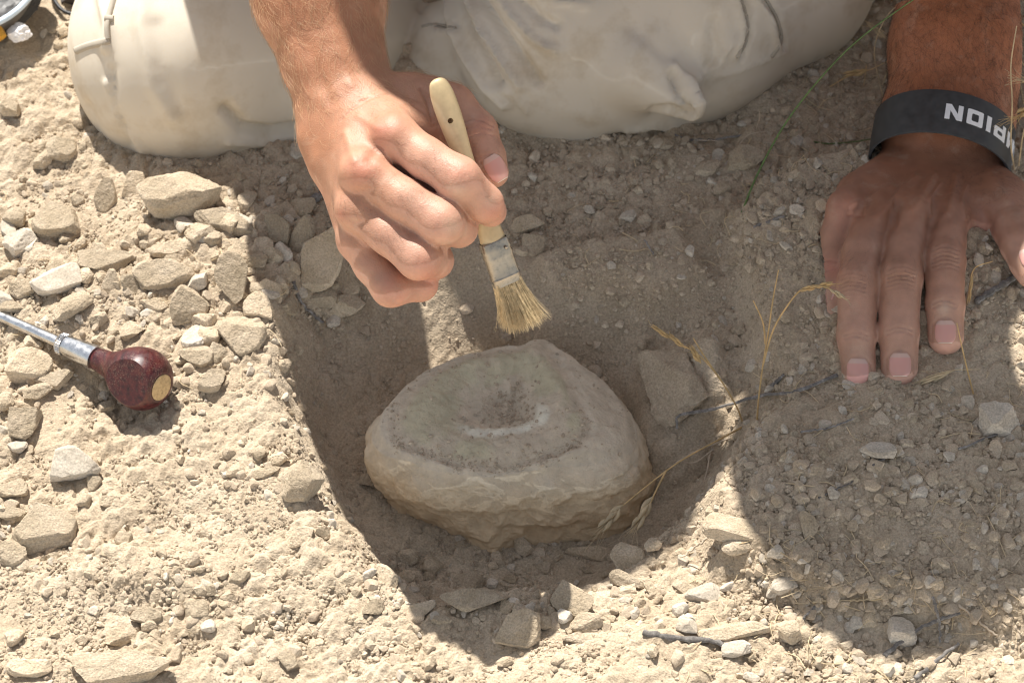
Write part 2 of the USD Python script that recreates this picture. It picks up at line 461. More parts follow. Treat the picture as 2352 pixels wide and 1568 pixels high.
plain('yellow_plastic', (0.62, 0.33, 0.04), 0.4, nscale=90, namt=0.1)
plain('white_paper', (0.75, 0.75, 0.76), 0.7, nscale=90, namt=0.1)
plain('dark_bag', (0.055, 0.045, 0.04), 0.8, nscale=60, namt=0.3)
plain('light_hair', (0.46, 0.30, 0.17), 0.45, nscale=100, namt=0.3)
plain('dark_hair', (0.035, 0.022, 0.015), 0.5, nscale=100, namt=0.3)


def leafy(name, col, tr=0.35):
    mat(name, {'g': ('geometry', {}), 'n': ('noise_texture', {'scale': 160.0, 'detail': 4.0}), 'mr': ('map_range', {'from_min': 0.3, 'from_max': 0.7, 'to_min': 0.75, 'to_max': 1.15}), 'h': ('hsv', {'color': col}),
               'd': ('principled_bsdf', {'roughness': 0.6, 'specular_ior_level': 0.3}), 't': ('translucent_bsdf', {}), 'm': ('mix_closure', {'fac': tr})},
        [('g.position', 'n.vector'), ('n.fac', 'mr.value'), ('mr.result', 'h.value'), ('h.color', 'd.base_color'), ('h.color', 't.color'), ('d.BSDF', 'm.closure1'), ('t.BSDF', 'm.closure2')], surface='m.closure')


leafy('straw', (0.70, 0.52, 0.27)); leafy('pale_straw', (0.72, 0.60, 0.40)); leafy('green_blade', (0.17, 0.27, 0.10))
leafy('root', (0.60, 0.50, 0.38), 0.2)

# ------------------------------------------------------------------ ground
SLOPE = 0.14
PIT = [(705, 700), (880, 660), (1080, 660), (1250, 690), (1420, 700), (1560, 770), (1640, 900), (1660, 1000), (1580, 1110), (1500, 1200), (1330, 1290), (1000, 1330), (850, 1250), (740, 1080), (670, 900)]
BANK = [(1700, 560), (1720, 760), (1775, 960), (1700, 1060), (1620, 1190), (1650, 1330), (1880, 1430), (2700, 1560), (3200, 1000), (2900, 380), (2050, 380), (1820, 450)]
LIP = [(1150, 1620), (1240, 1500), (1500, 1430), (1760, 1350), (1950, 1450), (2600, 1560), (2600, 2000), (1100, 2000)]


def fbm2(x, y, scale, seed, octaves=3):
    return meshkit.fbm(np.stack([x / scale, y / scale, np.full_like(x, 0.37)], -1), octaves, seed) - 0.5


def height(x, y):
    x, y = np.asarray(x, float), np.asarray(y, float)
    base = SLOPE * np.clip(y, -4, 4)
    u, v, d = project(np.stack([x, y, SLOPE * y], -1))
    near = (np.abs(x) < 1.2) & (np.abs(y) < 0.62)
    h = base.copy()
    if near.any():
        a, b, uu, vv = x[near], y[near], u[near], v[near]
        wob = 38 * fbm2(a, b, 0.045, 11)
        pit = poly_sd(uu + 2.2 * wob, vv + 90 * fbm2(a, b, 0.045, 12), PIT)
        g = -0.044 * sstep(80, -85, pit) - 0.008 * sstep(0, -200, pit)
        bank = poly_sd(uu + wob, vv + wob, BANK)
        g += 0.026 * sstep(48, -48, bank) + 0.008 * sstep(-40, -250, bank)
        hand = np.exp(-(((uu - 2120) / 260) ** 2 + ((vv - 620) / 200) ** 2))
        g += 0.011 * hand - 0.0045 * np.exp(-(((uu - 2040) / 190) ** 2 + ((vv - 900) / 70) ** 2))
        g += 0.014 * sstep(110, -110, poly_sd(uu + wob, vv + wob, LIP))
        g += 0.016 * np.exp(-(((uu - 480) / 330) ** 2 + ((vv - 610) / 190) ** 2))
        rug = fbm2(a, b, 0.016, 13)
        blk = ((uu + 2.6 * wob - 1548) / 112) ** 2 + ((vv - 2.0 * wob - 872) / 108) ** 2 + 1.5 * rug
        g += 0.026 * sstep(1.5, 0.2, blk) * (1 + 0.9 * rug)
        g += 0.009 * sstep(30, -10, poly_sd(uu + 2.0 * wob, vv + wob, [(1240, 600), (1560, 560), (1600, 640), (1470, 730), (1440, 830), (1380, 850), (1330, 770), (1250, 735)]))       # soil block right of the fossil
        g += 0.010 * np.exp(-(((uu - 840) / 60) ** 2 + ((vv - 1180) / 100) ** 2))
        g += 0.012 * np.exp(-(((uu - 340) / 170) ** 2 + ((vv - 1330) / 60) ** 2))
        shaft = np.exp(-(px_line_dist(uu, vv, [(-260, 690), (0, 785), (260, 890)]) / 75) ** 2)
        g -= 0.010 * shaft
        g -= 0.004 * np.exp(-(((uu - 330) / 100) ** 2 + ((vv - 930) / 60) ** 2))
        smooth = 1 - 0.5 * sstep(40, -80, pit)
        g += smooth * (0.020 * fbm2(a, b, 0.085, 3) + 0.011 * fbm2(a, b, 0.026, 4))
        h[near] += g
    far = np.hypot(x, y)
    h += 0.25 * sstep(1.0, 6.0, far) * fbm2(x, y, 2.5, 5)
    return h


def hit(px, py, lift=0.0):
    """where the sight line meets the ground"""
    px, py = np.atleast_1d(px).astype(float), np.atleast_1d(py).astype(float)
    ds = np.linspace(0.85, 1.9, 60)
    lo, hi = np.full(px.shape, 0.85), np.full(px.shape, 1.9)
    below = np.zeros(px.shape, bool)
    for d in ds:
        p = P_rows(px, py, np.full(px.shape, d)); b = p[:, 2] < height(p[:, 0], p[:, 1]) + lift
        new = b & ~below
        hi[new] = d; lo[new] = d - (ds[1] - ds[0]); below |= b
    for _ in range(14):
        m = (lo + hi) / 2
        p = P_rows(px, py, m); b = p[:, 2] < height(p[:, 0], p[:, 1]) + lift
        hi = np.where(b, m, hi); lo = np.where(b, lo, m)
    return P_rows(px, py, hi), hi


def P_rows(px, py, d):
    return to_world(np.stack([(px - 1176) / FPX * d, -(py - 784) / FPX * d, -d], -1))


def G(px, py, lift=0.0):
    return hit(px, py, lift)[0][0]


def axis(lo, hi, step, far):
    core = np.arange(lo, hi, step); s, e = step, core[-1]; outer = []
    while e < far:
        s *= 1.22; e += s; outer.append(e)
    s, e = step, core[0]; inner = []
    while e > -far:
        s *= 1.22; e -= s; inner.append(e)
    return np.concatenate([inner[::-1], core, outer])


gx, gy = axis(-0.36, 0.38, 0.00095, 60.0), axis(-0.255, 0.36, 0.00105, 60.0)
X, Y = np.meshgrid(gx, gy, indexing='ij')
Z = height(X, Y)
core = (X > -0.40) & (X < 0.42) & (Y > -0.30) & (Y < 0.42)
u_, v_, _ = project(np.stack([X, Y, SLOPE * Y], -1))
pitmask = sstep(20, -60, poly_sd(u_[core], v_[core], PIT))
cx, cy = X[core], Y[core]
wx, wy = cx + 0.004 * fbm2(cx, cy, 0.006, 25, 2), cy + 0.004 * fbm2(cx, cy, 0.006, 26, 2)
lump = lambda sc, sd: np.abs(fbm2(wx, wy, sc, sd, 2)) ** 0.8          # creased between rounded clods
micro = 0.0135 * lump(0.013, 21) + 0.0080 * lump(0.0056, 24) + 0.0030 * fbm2(cx, cy, 0.0027, 22, 2) + 0.005 * np.maximum(fbm2(cx, cy, 0.018, 27, 2), 0)
micro -= np.percentile(micro[(np.abs(cx) < .3) & (np.abs(cy) < .25)], 34)
patch = sstep(-0.16, 0.06, fbm2(cx, cy, 0.05, 23))
Z[core] += micro * (0.25 + 0.75 * patch) * (1 - 0.25 * pitmask)
ny = len(gy); i, j = np.meshgrid(np.arange(len(gx) - 1), np.arange(ny - 1), indexing='ij')
q = (i * ny + j).ravel()
gf = np.vstack([np.stack([q, q + ny, q + ny + 1], 1), np.stack([q, q + ny + 1, q + 1], 1)])
ground = obj('ground', (np.stack([X, Y, Z], -1).reshape(-1, 3), gf), 'soil', smooth=True)
tag(ground, 'dry sandy tan earth of the dig, hollowed out around the fossil', kind='structure')

#PART2
# ------------------------------------------------------------------ first person: brushing hand, trousers, body out of the frame
def ell(c, n):
    return np.asarray(c, float), n


def A1(zx, zy, z):
    return pc(537 + zx * 0.5137, zy * 0.5137, 1.016 - z * 0.92e-3)


def A2(zx, zy, z):
    return pc(1745 + zx * 0.4707, 201 + zy * 0.4707, 1.15 - z * 1e-3)


mm = 1e-3
m1 = 0.91e-3
F1 = Field(A1(-160, 1480, -90) * [1, 1, 1] - [.0, .0, .0], A1(1330, -330, 60), 0.00085)
F1.chain([A1(230, -400, -52), A1(350, 0, -46), A1(425, 280, -40), A1(485, 450, -32)], [34 * m1, 31 * m1, 24.5 * m1, 21 * m1], 6 * m1)
F1.chain([A1(300, -400, -60), A1(420, 0, -58), A1(470, 280, -46), A1(560, 430, -36)], [34 * m1, 30 * m1, 23 * m1, 19 * m1], 10 * m1)
F1.chain([A1(430, 520, -36), A1(520, 640, -22)], [18 * m1, 17 * m1], 10 * m1)
mcp = [A1(720, 610, 5), A1(585, 775, 9), A1(555, 930, 3), A1(556, 1072, -9)]
base = [A1(610, 470, -28), A1(545, 500, -24), A1(490, 540, -26), A1(440, 600, -30)]
for k in range(4):
    F1.chain([base[k], mcp[k]], [15 * m1, [11.4, 11.8, 11.2, 10.4][k] * m1], 8 * m1)
F1.chain([A1(650, 540, -24), A1(660, 800, -18), A1(650, 1000, -26)], [13 * m1, 13 * m1, 12 * m1], 8 * m1)      # palm
F1.chain([A1(650, 470, -34), A1(800, 450, -32), A1(920, 455, -30)], [15 * m1, 13 * m1, 11 * m1], 9 * m1)    # thumb base
F1.chain([A1(740, 560, -12), A1(830, 500, -26)], [9.5 * m1, 11 * m1], 10 * m1)
F1.chain([A1(860, 560, -16), A1(960, 560, -26), A1(1010, 640, -22)], [7.5 * m1, 7.5 * m1, 6.5 * m1], 8 * m1)
for a, b in ((A1(700, 700, -4), A1(985, 920, -2)), (A1(680, 890, -4), A1(900, 1095, -2)), (A1(640, 1080, -14), A1(770, 1225, -10))):
    F1.cone(a, b, 8 * m1, 7 * m1, 4 * m1)                                    # flesh between neighbouring fingers
fingers1 = [
    ([mcp[0], A1(860, 708, 12), A1(1005, 800, 16), A1(1122, 908, 4), A1(1150, 945, -8)], [11.6, 10.4, 11.2, 9.2, 8.2]),
    ([mcp[1], A1(760, 895, 14), A1(925, 992, 16), A1(1005, 1020, -8), A1(940, 1000, -26)], [11.8, 10.6, 11.3, 9.6, 8.5]),
    ([mcp[2], A1(690, 1048, 8), A1(825, 1155, 10), A1(900, 1165, -14), A1(830, 1130, -30)], [11.2, 10.1, 10.7, 9.2, 8.2]),
    ([mcp[3], A1(620, 1185, -8), A1(702, 1284, -6), A1(835, 1270, -18), A1(790, 1230, -32)], [10.6, 9.4, 9.9, 8.6, 7.8]),
    ([A1(900, 440, -28), A1(985, 470, -24), A1(1085, 588, -22), A1(1132, 700, -20), A1(1160, 772, -19)], [11.4, 10.6, 10.8, 9.4, 8.2])]
for pts, rr in fingers1:
    g = F1.like(); g.chain(pts, [x * m1 for x in rr], 3.5 * m1)
    F1.join(g, 2.6 * m1)
for p, r in ((mcp[0], 10.6), (mcp[1], 11.2), (mcp[2], 10.2), (mcp[3], 9.4)):
    F1.ball(p + [0, 0, 2.4 * m1], r * m1, 5 * m1)
F1.cone(A1(388, 640, -28), A1(425, 730, -24), 7.5 * m1, 7.5 * m1, 14 * m1)        # wrist bone
hand1 = F1.mesh()


def zl(pts, which=1):
    return [((537 + x * 0.5137, y * 0.5137) if which == 1 else (1745 + x * 0.4707, 201 + y * 0.4707)) for x, y in pts]


strokes1 = [(zl([(1010, 560), (1060, 535), (1120, 540), (1160, 565)]), 2.0, -0.6), (zl([(1030, 582), (1085, 562), (1155, 580)]), 1.8, -0.5), (zl([(1055, 612), (1110, 594), (1165, 608)]), 1.8, -0.5),
            (zl([(560, 455), (620, 435), (690, 420)]), 3, -0.6), (zl([(480, 540), (540, 480), (600, 450)]), 3, -0.45), (zl([(835, 400), (860, 440), (890, 540)]), 4, -1.3), (zl([(800, 470), (850, 500), (890, 560)]), 2.5, -0.5), (zl([(780, 430), (850, 470)]), 2.5, -0.4),
            (zl([(960, 740), (1000, 765), (1010, 800)]), 1.8, -0.22), (zl([(985, 725), (1030, 750), (1040, 790)]), 1.8, -0.25), (zl([(1100, 860), (1140, 880)]), 1.8, -0.2),
            (zl([(890, 935), (925, 965), (925, 1010)]), 1.8, -0.22), (zl([(800, 1110), (830, 1140), (825, 1180)]), 1.8, -0.2),
            (zl([(650, 595), (700, 605)]), 24, 0.6), (zl([(540, 765), (590, 775)]), 24, 0.6), (zl([(640, 670), (610, 710)]), 16, -1.2), (zl([(570, 860), (600, 855)]), 14, -1.0), (zl([(540, 1000), (580, 1000)]), 12, -0.8),
            (zl([(560, 520), (640, 570)]), 9, 0.7), (zl([(500, 600), (540, 720)]), 9, 0.8), (zl([(1095, 705), (1150, 690), (1190, 700)]), 2.6, -0.4), (zl([(1100, 720), (1120, 780), (1160, 815)]), 2.2, -0.6),
            (zl([(230, 120), (330, 420)]), 16, 0.8), (zl([(430, 100), (520, 380)]), 14, 0.7), (zl([(330, 200), (430, 450)]), 14, -0.7)]


def finish_hand(m, strokes):
    m = max(m.split(only_watertight=False), key=lambda c: len(c.faces))
    smoothed(m, 5)
    v, f = np.array(m.vertices), np.array(m.faces)
    v = sculpt(v, vnormals(v, f), strokes)
    return trimesh.Trimesh(v, f, process=False)


hand1 = finish_hand(hand1, strokes1)


def px_of(vc):
    return 1176 + FPX * vc[:, 0] / -vc[:, 2], 784 - FPX * vc[:, 1] / -vc[:, 2]


TAN, BACK, FING = np.array([0.34, 0.155, 0.083]), np.array([0.41, 0.215, 0.138]), np.array([0.44, 0.245, 0.172])
RED, DARKSK = np.array([0.42, 0.15, 0.10]), np.array([0.33, 0.17, 0.10])


def paint(vc, stops, spots, z):
    """skin tone along the limb (stops: ((x, y), colour) in picture units, blended by nearness) and flushed knuckles"""
    u, w = px_of(vc); wsum, col = 0, 0
    for (x, y), c in stops:
        k = 1 / (((u - x) ** 2 + (w - y) ** 2) + 900) ** 1.5
        wsum = wsum + k; col = col + k[:, None] * c
    col = col / wsum[:, None]
    for (x, y), r, c, a in spots:
        k = a * np.exp(-((u - x) ** 2 + (w - y) ** 2) / (r * r))
        col = col * (1 - k[:, None]) + k[:, None] * c
    n = meshkit.fbm(vc * 160, 3, 5) - 0.5
    return np.clip(col * (1 + 0.18 * n[:, None]), 0, 1)


def zp(x, y, which=1):
    return zl([(x, y)], which)[0]


stops1 = [(zp(300, 0), TAN), (zp(420, 280), TAN), (zp(460, 450), TAN), (zp(150, -250), TAN), (zp(380, 640), TAN), (zp(620, 520), BACK), (zp(520, 700), BACK), (zp(800, 450), BACK), (zp(600, 850), BACK),
          (zp(850, 760), FING), (zp(1100, 900), FING), (zp(900, 1000), FING), (zp(750, 1130), FING), (zp(650, 1250), FING), (zp(1100, 600), FING), (zp(1170, 780), FING)]
spots1 = [(zp(660, 575), 34, RED, 0.55), (zp(570, 760), 34, RED, 0.5), (zp(1000, 780), 30, RED, 0.3), (zp(1160, 940), 26, RED, 0.45), (zp(950, 1010), 26, RED, 0.3), (zp(730, 1300), 34, RED, 0.4), (zp(880, 1260), 30, RED, 0.5), (zp(860, 1180), 26, RED, 0.25), (zp(1110, 560), 22, RED, 0.4),
          (zp(970, 1010), 22, np.array([0.56, 0.41, 0.29]), 0.5), (zp(1000, 850), 22, np.array([0.56, 0.41, 0.29]), 0.35), (zp(1150, 900), 16, np.array([0.56, 0.41, 0.29]), 0.35), (zp(480, 960), 12, RED, 0.4)]
tint1 = paint(np.array(hand1.vertices), stops1, spots1, 0)

elbow1c = A1(485, 450, -35) + np.array([-75, 240, -66]) * mm
E1 = to_world(elbow1c)


def human(shR, shL, pelvis, chest, neck, head, face, elbowR, elbowL, handL, wristR, res=0.008):
    """torso, upper arms, head and far arm of a person, in world space: (skin mesh, shirt mesh, hair mesh)"""
    pts = np.array([shR, shL, pelvis, chest, neck, head, elbowR, elbowL, handL])
    F = Field(pts.min(0) - 0.22, pts.max(0) + 0.2, res)
    def torso(F, e):
        F.chain([pelvis, chest], [0.135 + e, 0.14 + e], 0.05)
        F.chain([np.asarray(pelvis) + [-.06, 0, 0], np.asarray(chest) + [-.07, 0, 0.0]], [0.11 + e, 0.115 + e], 0.05)
        F.chain([np.asarray(pelvis) + [.06, 0, 0], np.asarray(chest) + [.07, 0, 0.0]], [0.11 + e, 0.115 + e], 0.05)
        F.chain([shR, chest, shL], [0.062 + e, 0.11 + e, 0.062 + e], 0.05)
        F.chain([shR, np.asarray(shR) * .3 + np.asarray(elbowR) * .7], [0.062 + e, 0.064 + e], 0.03)
        F.chain([shL, np.asarray(shL) * .45 + np.asarray(elbowL) * .55], [0.056 + e, 0.05 + e], 0.03)
    torso(F, -0.006)
    F.chain([shR, elbowR, wristR], [0.052, 0.041, 0.036], 0.02)
    F.chain([shL, elbowL, handL], [0.052, 0.041, 0.028], 0.02)
    hd, up = unit(face), unit(np.cross(np.cross(face, np.asarray(head) - np.asarray(neck)), face))
    F.chain([chest, neck, np.asarray(head) - up * 0.03], [0.08, 0.056, 0.056], 0.03)
    skin = smoothed(F.mesh(), 4, .005)
    side = np.cross(hd, up)
    H = Field(np.asarray(head) - 0.17, np.asarray(head) + 0.17, 0.0036)
    H.cone(head + hd * -.02 + up * .03, head + hd * .02 + up * .025, .078, .072, .02)
    H.cone(head + hd * .03 - up * .02, head + hd * .045 - up * .075, .058, .038, .03)
    H.cone(head + hd * .092 + up * .02, head + hd * .108 - up * .018, .008, .013, .012)
    for s in (-1, 1):
        H.cone(head + side * s * .032 + hd * .075 + up * .03, head + side * s * .012 + hd * .088 + up * .03, .012, .012, .012)
        H.ball(head + side * s * .032 + hd * .083 + up * .008, .0115, .004, cut=True)
        H.ball(head + side * s * .032 + hd * .073 + up * .008, .0125, .002)
        H.cone(head + side * s * .078 + up * .015 - hd * .005, head + side * s * .076 - up * .025 + hd * .002, .014, .009, .006)
        H.cone(head + side * s * .022 + hd * .080 - up * .050, head + hd * .090 - up * .050, .007, .008, .005)
    H.cone(head - up * .03, neck, .056, .055, .03)
    hm = smoothed(H.mesh(), 3)
    S = Field(pts.min(0) - 0.22, pts.max(0) + 0.2, res); torso(S, 0.0)
    C = Field(np.asarray(head) - 0.17, np.asarray(head) + 0.17, 0.004)
    C.cone(head + hd * -.025 + up * .036, head + hd * .012 + up * .035, .081, .074, .02)
    C.cone(head + hd * .115 + up * .045, head + hd * .10 - up * .11, .062, .062, .01, cut=True)
    hv = smoothed(C.mesh(), 2)
    hv.vertices = hv.vertices + hv.vertex_normals * (0.006 * (meshkit.fbm(np.array(hv.vertices) * 60, 3, 3) - 0.5))[:, None]
    return skin, hm, smoothed(S.mesh(), 4, .005), hv


HEAD1 = V(-.106, .290, .80)
wr1 = to_world(A1(230, -400, -54))
skin1, head1, shirt1, hair1 = human(V(-.215, .54, .55), V(.065, .38, .57), V(-.10, .70, .16), V(-.015, .37, .49), V(-.015, .40, .69), HEAD1, V(-.02, -.62, -.78), E1, V(.058, .185, .41), V(.13, .44, .20), wr1)
p1 = thing('person', 'person in pale khaki trousers sitting on the ground and holding the paint brush', 'person', to_world(pc(1000, 330, 1.36)))


def merged(parts, tints):
    m = trimesh.util.concatenate([trimesh.Trimesh(np.array(x.vertices), np.array(x.faces), process=False) for x in parts])
    return m, np.vstack(tints)


h1w = trimesh.Trimesh(to_world(hand1.vertices), hand1.faces, process=False)
body, bt = merged([h1w, skin1, head1], [tint1, np.tile(TAN, (len(skin1.vertices), 1)), np.tile(TAN * 1.05, (len(head1.vertices), 1))])
obj('body', body, 'skin', p1, smooth=True, tint=bt, label='bare tanned right forearm and hand curled round the brush handle')
obj('shirt', shirt1, 'grey_shirt', p1, smooth=True)
obj('hair', hair1, 'dark_hair', p1, smooth=True)

# trousers
T = Field(pc(60, 480, 1.42) * [1, 1, 1] + [0, 0, -.45], pc(2100, -760, 1.2) + [0.05, 0.05, 0.06], 0.0026)
gl = T.like()
gl.chain([pc(780, -420, 1.55), pc(600, -110, 1.40), pc(450, 115, 1.312)], [.095, .084, .075], .03)
gl.chain([pc(450, 115, 1.312), pc(680, 150, 1.318), pc(860, 60, 1.40)], [.072, .047, .040], .012)
gr_ = T.like()
gr_.chain([pc(1380, -450, 1.56), pc(1320, -140, 1.42), pc(1340, 75, 1.335)], [.09, .078, .072], .03)
gr_.chain([pc(1340, 75, 1.335), pc(1570, 35, 1.325), pc(1800, -48, 1.35), pc(1900, -150, 1.42)], [.072, .064, .052, .049], .02)
gr_.chain([pc(1350, -420, 1.56), pc(1800, -140, 1.42)], [.085, .055], .04)
gr_.cone(pc(1480, 165, 1.275), pc(1588, 248, 1.262), .024, .0085, .014)
gr_.ball(pc(1557, 282, 1.255), .0095, .004, cut=True)
gr_.cone(pc(1115, 0, 1.36), pc(1180, 190, 1.30), .014, .016, .03)
gm = T.like()
gm.chain([pc(985, 60, 1.43), pc(1070, 130, 1.365), pc(1170, 165, 1.335)], [.022, .032, .022], .02)
gm.chain([pc(760, -330, 1.52), pc(1350, -420, 1.56)], [.10, .10], .05)
gm.chain([pc(1060, -160, 1.56), pc(1060, 60, 1.44)], [.05, .026], .03)
T.join(gl, .004); T.join(gr_, .006); T.join(gm, .006)
tm = smoothed(T.mesh(), 6, .004)
v, f = np.array(tm.vertices), np.array(tm.faces)
n = vnormals(v, f)
v = v + n * (0.0035 * (meshkit.fbm(v * V(20, 12, 12), 2, 9) - 0.5) * 1.0)[:, None]
strokesT = [([(330, -20), (325, 60), (340, 130), (352, 200), (395, 270)], 16, 2.6), ([(360, 60), (372, 150), (410, 250)], 18, -1.8), ([(235, -10), (250, 60), (245, 110)], 12, 4.0),
            ([(255, 160), (262, 240), (300, 330)], -8, -3.5), ([(245, 190), (275, 290), (330, 350)], 8, 2.4), ([(200, 240), (235, 330), (300, 380)], -8, -2.5),
            ([(520, 250), (560, 295), (620, 305), (690, 295)], 12, -7.0), ([(520, 325), (600, 328), (690, 318)], -9, 3.5),
            ([(1030, -20), (1042, 60), (1075, 130), (1120, 200), (1160, 240)], 10, 6.0), ([(1060, -20), (1080, 50), (1115, 120), (1150, 190)], 8, -5.5), ([(1075, -20), (1110, 70), (1150, 130), (1195, 200)], -9, 7.5),
            ([(1105, -10), (1150, 60), (1200, 130), (1240, 190)], 9, -5.0), ([(1135, -20), (1180, 40), (1230, 95), (1280, 118)], -9, 6.0), ([(1190, -10), (1240, 40), (1280, 60)], 10, -4.0), ([(1180, -20), (1280, 5), (1350, 14)], -9, 4.0),
            ([(1130, 200), (1180, 215), (1210, 255)], 9, 2.5), ([(1395, 322), (1450, 308), (1500, 312)], -7, -4.5), ([(1440, 300), (1500, 285), (1550, 292)], -8, 4.5), ([(1545, 150), (1580, 190), (1608, 240)], -10, 5.5), ([(1545, 175), (1560, 215), (1585, 262)], 9, -6),
            ([(1500, 255), (1540, 250), (1570, 268)], 8, -5), ([(1640, 50), (1640, 140), (1620, 170)], 14, -3), ([(1690, -10), (1710, 70), (1690, 130)], -7, 3.4), ([(1705, -10), (1725, 70), (1705, 130)], 5, -4.0), ([(1730, -10), (1770, 40), (1785, 110)], -8, 3.4), ([(1748, -10), (1785, 40), (1800, 105)], 6, -4.0),
            ([(1680, 95), (1650, 150), (1600, 175)], -12, 3.5), ([(965, 20), (990, 55), (1050, 62)], 6, -3.0), ([(975, 35), (1000, 70), (1060, 78)], 6, 2.0), ([(940, 130), (1000, 190), (1090, 235)], 10, 2.0), ([(1600, 180), (1690, 165), (1800, 120)], -10, 2.0),
            ([(1300, 250), (1380, 280), (1460, 270)], 20, 1.2), ([(1450, 60), (1530, 130), (1560, 170)], 16, -1.6)]
v = sculpt(v, n, strokesT)
tw = to_world(v)
trous = obj('trousers', trimesh.Trimesh(tw, f, process=False), 'khaki', p1, smooth=True)
TROUS = trimesh.Trimesh(v, f, process=False)


# ---- patches lying on a modelled surface
def cast(mesh_cam, u, w):
    """points and normals where sight lines through (u, w) meet a camera-frame mesh"""
    d = np.stack([(u - 1176) / FPX, -(w - 784) / FPX, -np.ones_like(u)], -1).reshape(-1, 3)
    ray = trimesh.ray.ray_pyembree.RayMeshIntersector(mesh_cam) if hasattr(trimesh.ray, 'ray_pyembree') and trimesh.ray.has_embree else mesh_cam.ray
    loc, ir, it = ray.intersects_location(np.zeros_like(d), d, multiple_hits=False)
    pts, nn = np.full((len(d), 3), np.nan), np.full((len(d), 3), np.nan)
    pts[ir] = loc; nn[ir] = mesh_cam.face_normals[it]
    return pts.reshape(*u.shape, 3), nn.reshape(*u.shape, 3)


def nail(parent, surf, c, hw, hl, rot, lift=0.6, asym=0.0):
    """a fingernail: a thin curved plate on the finger, c its middle, rot the way the finger points"""
    nu, nv = 25, 17
    a, b = np.meshgrid(np.linspace(-1, 1, nu), np.linspace(-1, 1, nv), indexing='ij')          # along, across
    wide = np.clip(1 - 0.05 * (a + 1) * 0 - np.maximum(0, np.abs(a) - 0.55) ** 2 * 2.0, 0.05, 1)
    wide = np.sqrt(np.clip(1 - np.clip((np.abs(a) - 0.35) / 0.65, 0, 1) ** 2.6 * 0.92, 0.02, 1))
    la, lb = a * hl, b * wide * hw
    ca, sa = math.cos(rot), math.sin(rot)
    u, w = c[0] + la * ca - lb * sa, c[1] + la * sa + lb * ca
    p, n = cast(surf, u, w)
    if np.isnan(p).any():
        ok = ~np.isnan(p[..., 0]); idx = ndimage.distance_transform_edt(~ok, return_distances=False, return_indices=True)
        p = p[idx[0], idx[1]]; n = n[idx[0], idx[1]]
    p = ndimage.gaussian_filter(p, (2.5, 1.5, 0)); nm = unit(n.reshape(-1, 3).mean(0))
    top = p + nm * lift * mm + nm * (0.25 * mm * (1 - b ** 2))[..., None]
    low = p - nm * 1.0 * mm
    vv = np.concatenate([top.reshape(-1, 3), low.reshape(-1, 3)]); N = nu * nv
    i, j = np.meshgrid(np.arange(nu - 1), np.arange(nv - 1), indexing='ij'); q0 = (i * nv + j).ravel()
    ft = np.vstack([np.stack([q0, q0 + nv, q0 + nv + 1], 1), np.stack([q0, q0 + nv + 1, q0 + 1], 1)])
    rim = np.concatenate([np.arange(nv), np.arange(1, nu) * nv + nv - 1, np.arange(nv - 2, -1, -1) + (nu - 1) * nv, np.arange(nu - 2, 0, -1) * nv])
    r2 = np.roll(rim, -1)
    fs = np.vstack([np.stack([rim, r2, r2 + N], 1), np.stack([rim, r2 + N, rim + N], 1)])
    pink, edge, moon = np.array([0.60, 0.315, 0.27]), np.array([0.70, 0.60, 0.48]), np.array([0.58, 0.39, 0.33])
    t = np.where((a > 0.89)[..., None], edge, np.where((a < -0.55)[..., None], moon, pink)).reshape(-1, 3)
    m = trimesh.Trimesh(to_world(vv), np.vstack([ft, fs]), process=False)
    nn = vnormals(np.array(m.vertices), np.array(m.faces))
    if (nn[:N] @ (ROT @ nm)).mean() < 0:
        m.invert()
    obj('fingernail', m, 'nail', parent, smooth=True, tint=np.vstack([t, t]))


nail(p1, hand1, zp(1172, 752), 26, 36, math.radians(58), lift=0.5)


def strands(surf, tint_w, count, seed, length, flow, lift=0.35, jitter=0.5, segs=5, side=None):
    """short hairs growing on a camera-frame surface; flow is the way they lie"""
    r = np.random.default_rng(seed)
    tri = surf.triangles; area = surf.area_faces * tint_w(surf.triangles_center, surf.face_normals)
    pick = r.choice(len(area), count, p=area / area.sum())
    b = r.random((count, 2)); b = np.where((b.sum(1) > 1)[:, None], 1 - b, b)
    t = tri[pick]; root = t[:, 0] + b[:, :1] * (t[:, 1] - t[:, 0]) + b[:, 1:] * (t[:, 2] - t[:, 0])
    n = surf.face_normals[pick]; out = []
    for k in range(count):
        d = np.asarray(flow) + r.normal(0, jitter, 3); d -= n[k] * (d @ n[k]); d = unit(d)
        bend = unit(np.cross(n[k], d)) * r.normal(0, 0.35)
        L = length * r.uniform(0.5, 1.25); s = np.linspace(0, 1, segs)[:, None]
        out.append(to_world(root[k] + L * (s * d + lift * np.sqrt(s) * 0.5 * n[k] * (1 - 0.6 * s) * 1.0 + bend * s * s)))
    return out


def w_arm1(c, n):
    u, w = px_of(c); s = (u - zp(0, 0)[0]) / .5137; t = w / .5137
    return (sstep(620, 420, t + 0.25 * (s - 400)) * 1.0 + 0.05 * sstep(1100, 500, t)) * (c[:, 2] > -1.2)


fl1 = unit(A1(485, 450, -35) - A1(350, 0, -46))
curves('arm_hair', strands(hand1, w_arm1, 2600, 4, 9 * mm, fl1, jitter=0.55), 0.085 * mm, 'light_hair', p1)


def w_fing1(c, n):
    u, w = px_of(c); k = 0
    for (x, y) in (zp(820, 900), zp(740, 860), zp(700, 1090), zp(660, 1060), zp(480, 900), zp(880, 720)):
        k = k + np.exp(-((u - x) ** 2 + (w - y) ** 2) / 30 ** 2)
    return k * (n[:, 2] > 0.2) + 1e-9


curves('finger_hair', strands(hand1, w_fing1, 260, 6, 4.5 * mm, (0.5, -1, 0.2), jitter=0.25), 0.04 * mm, 'dark_hair', p1)


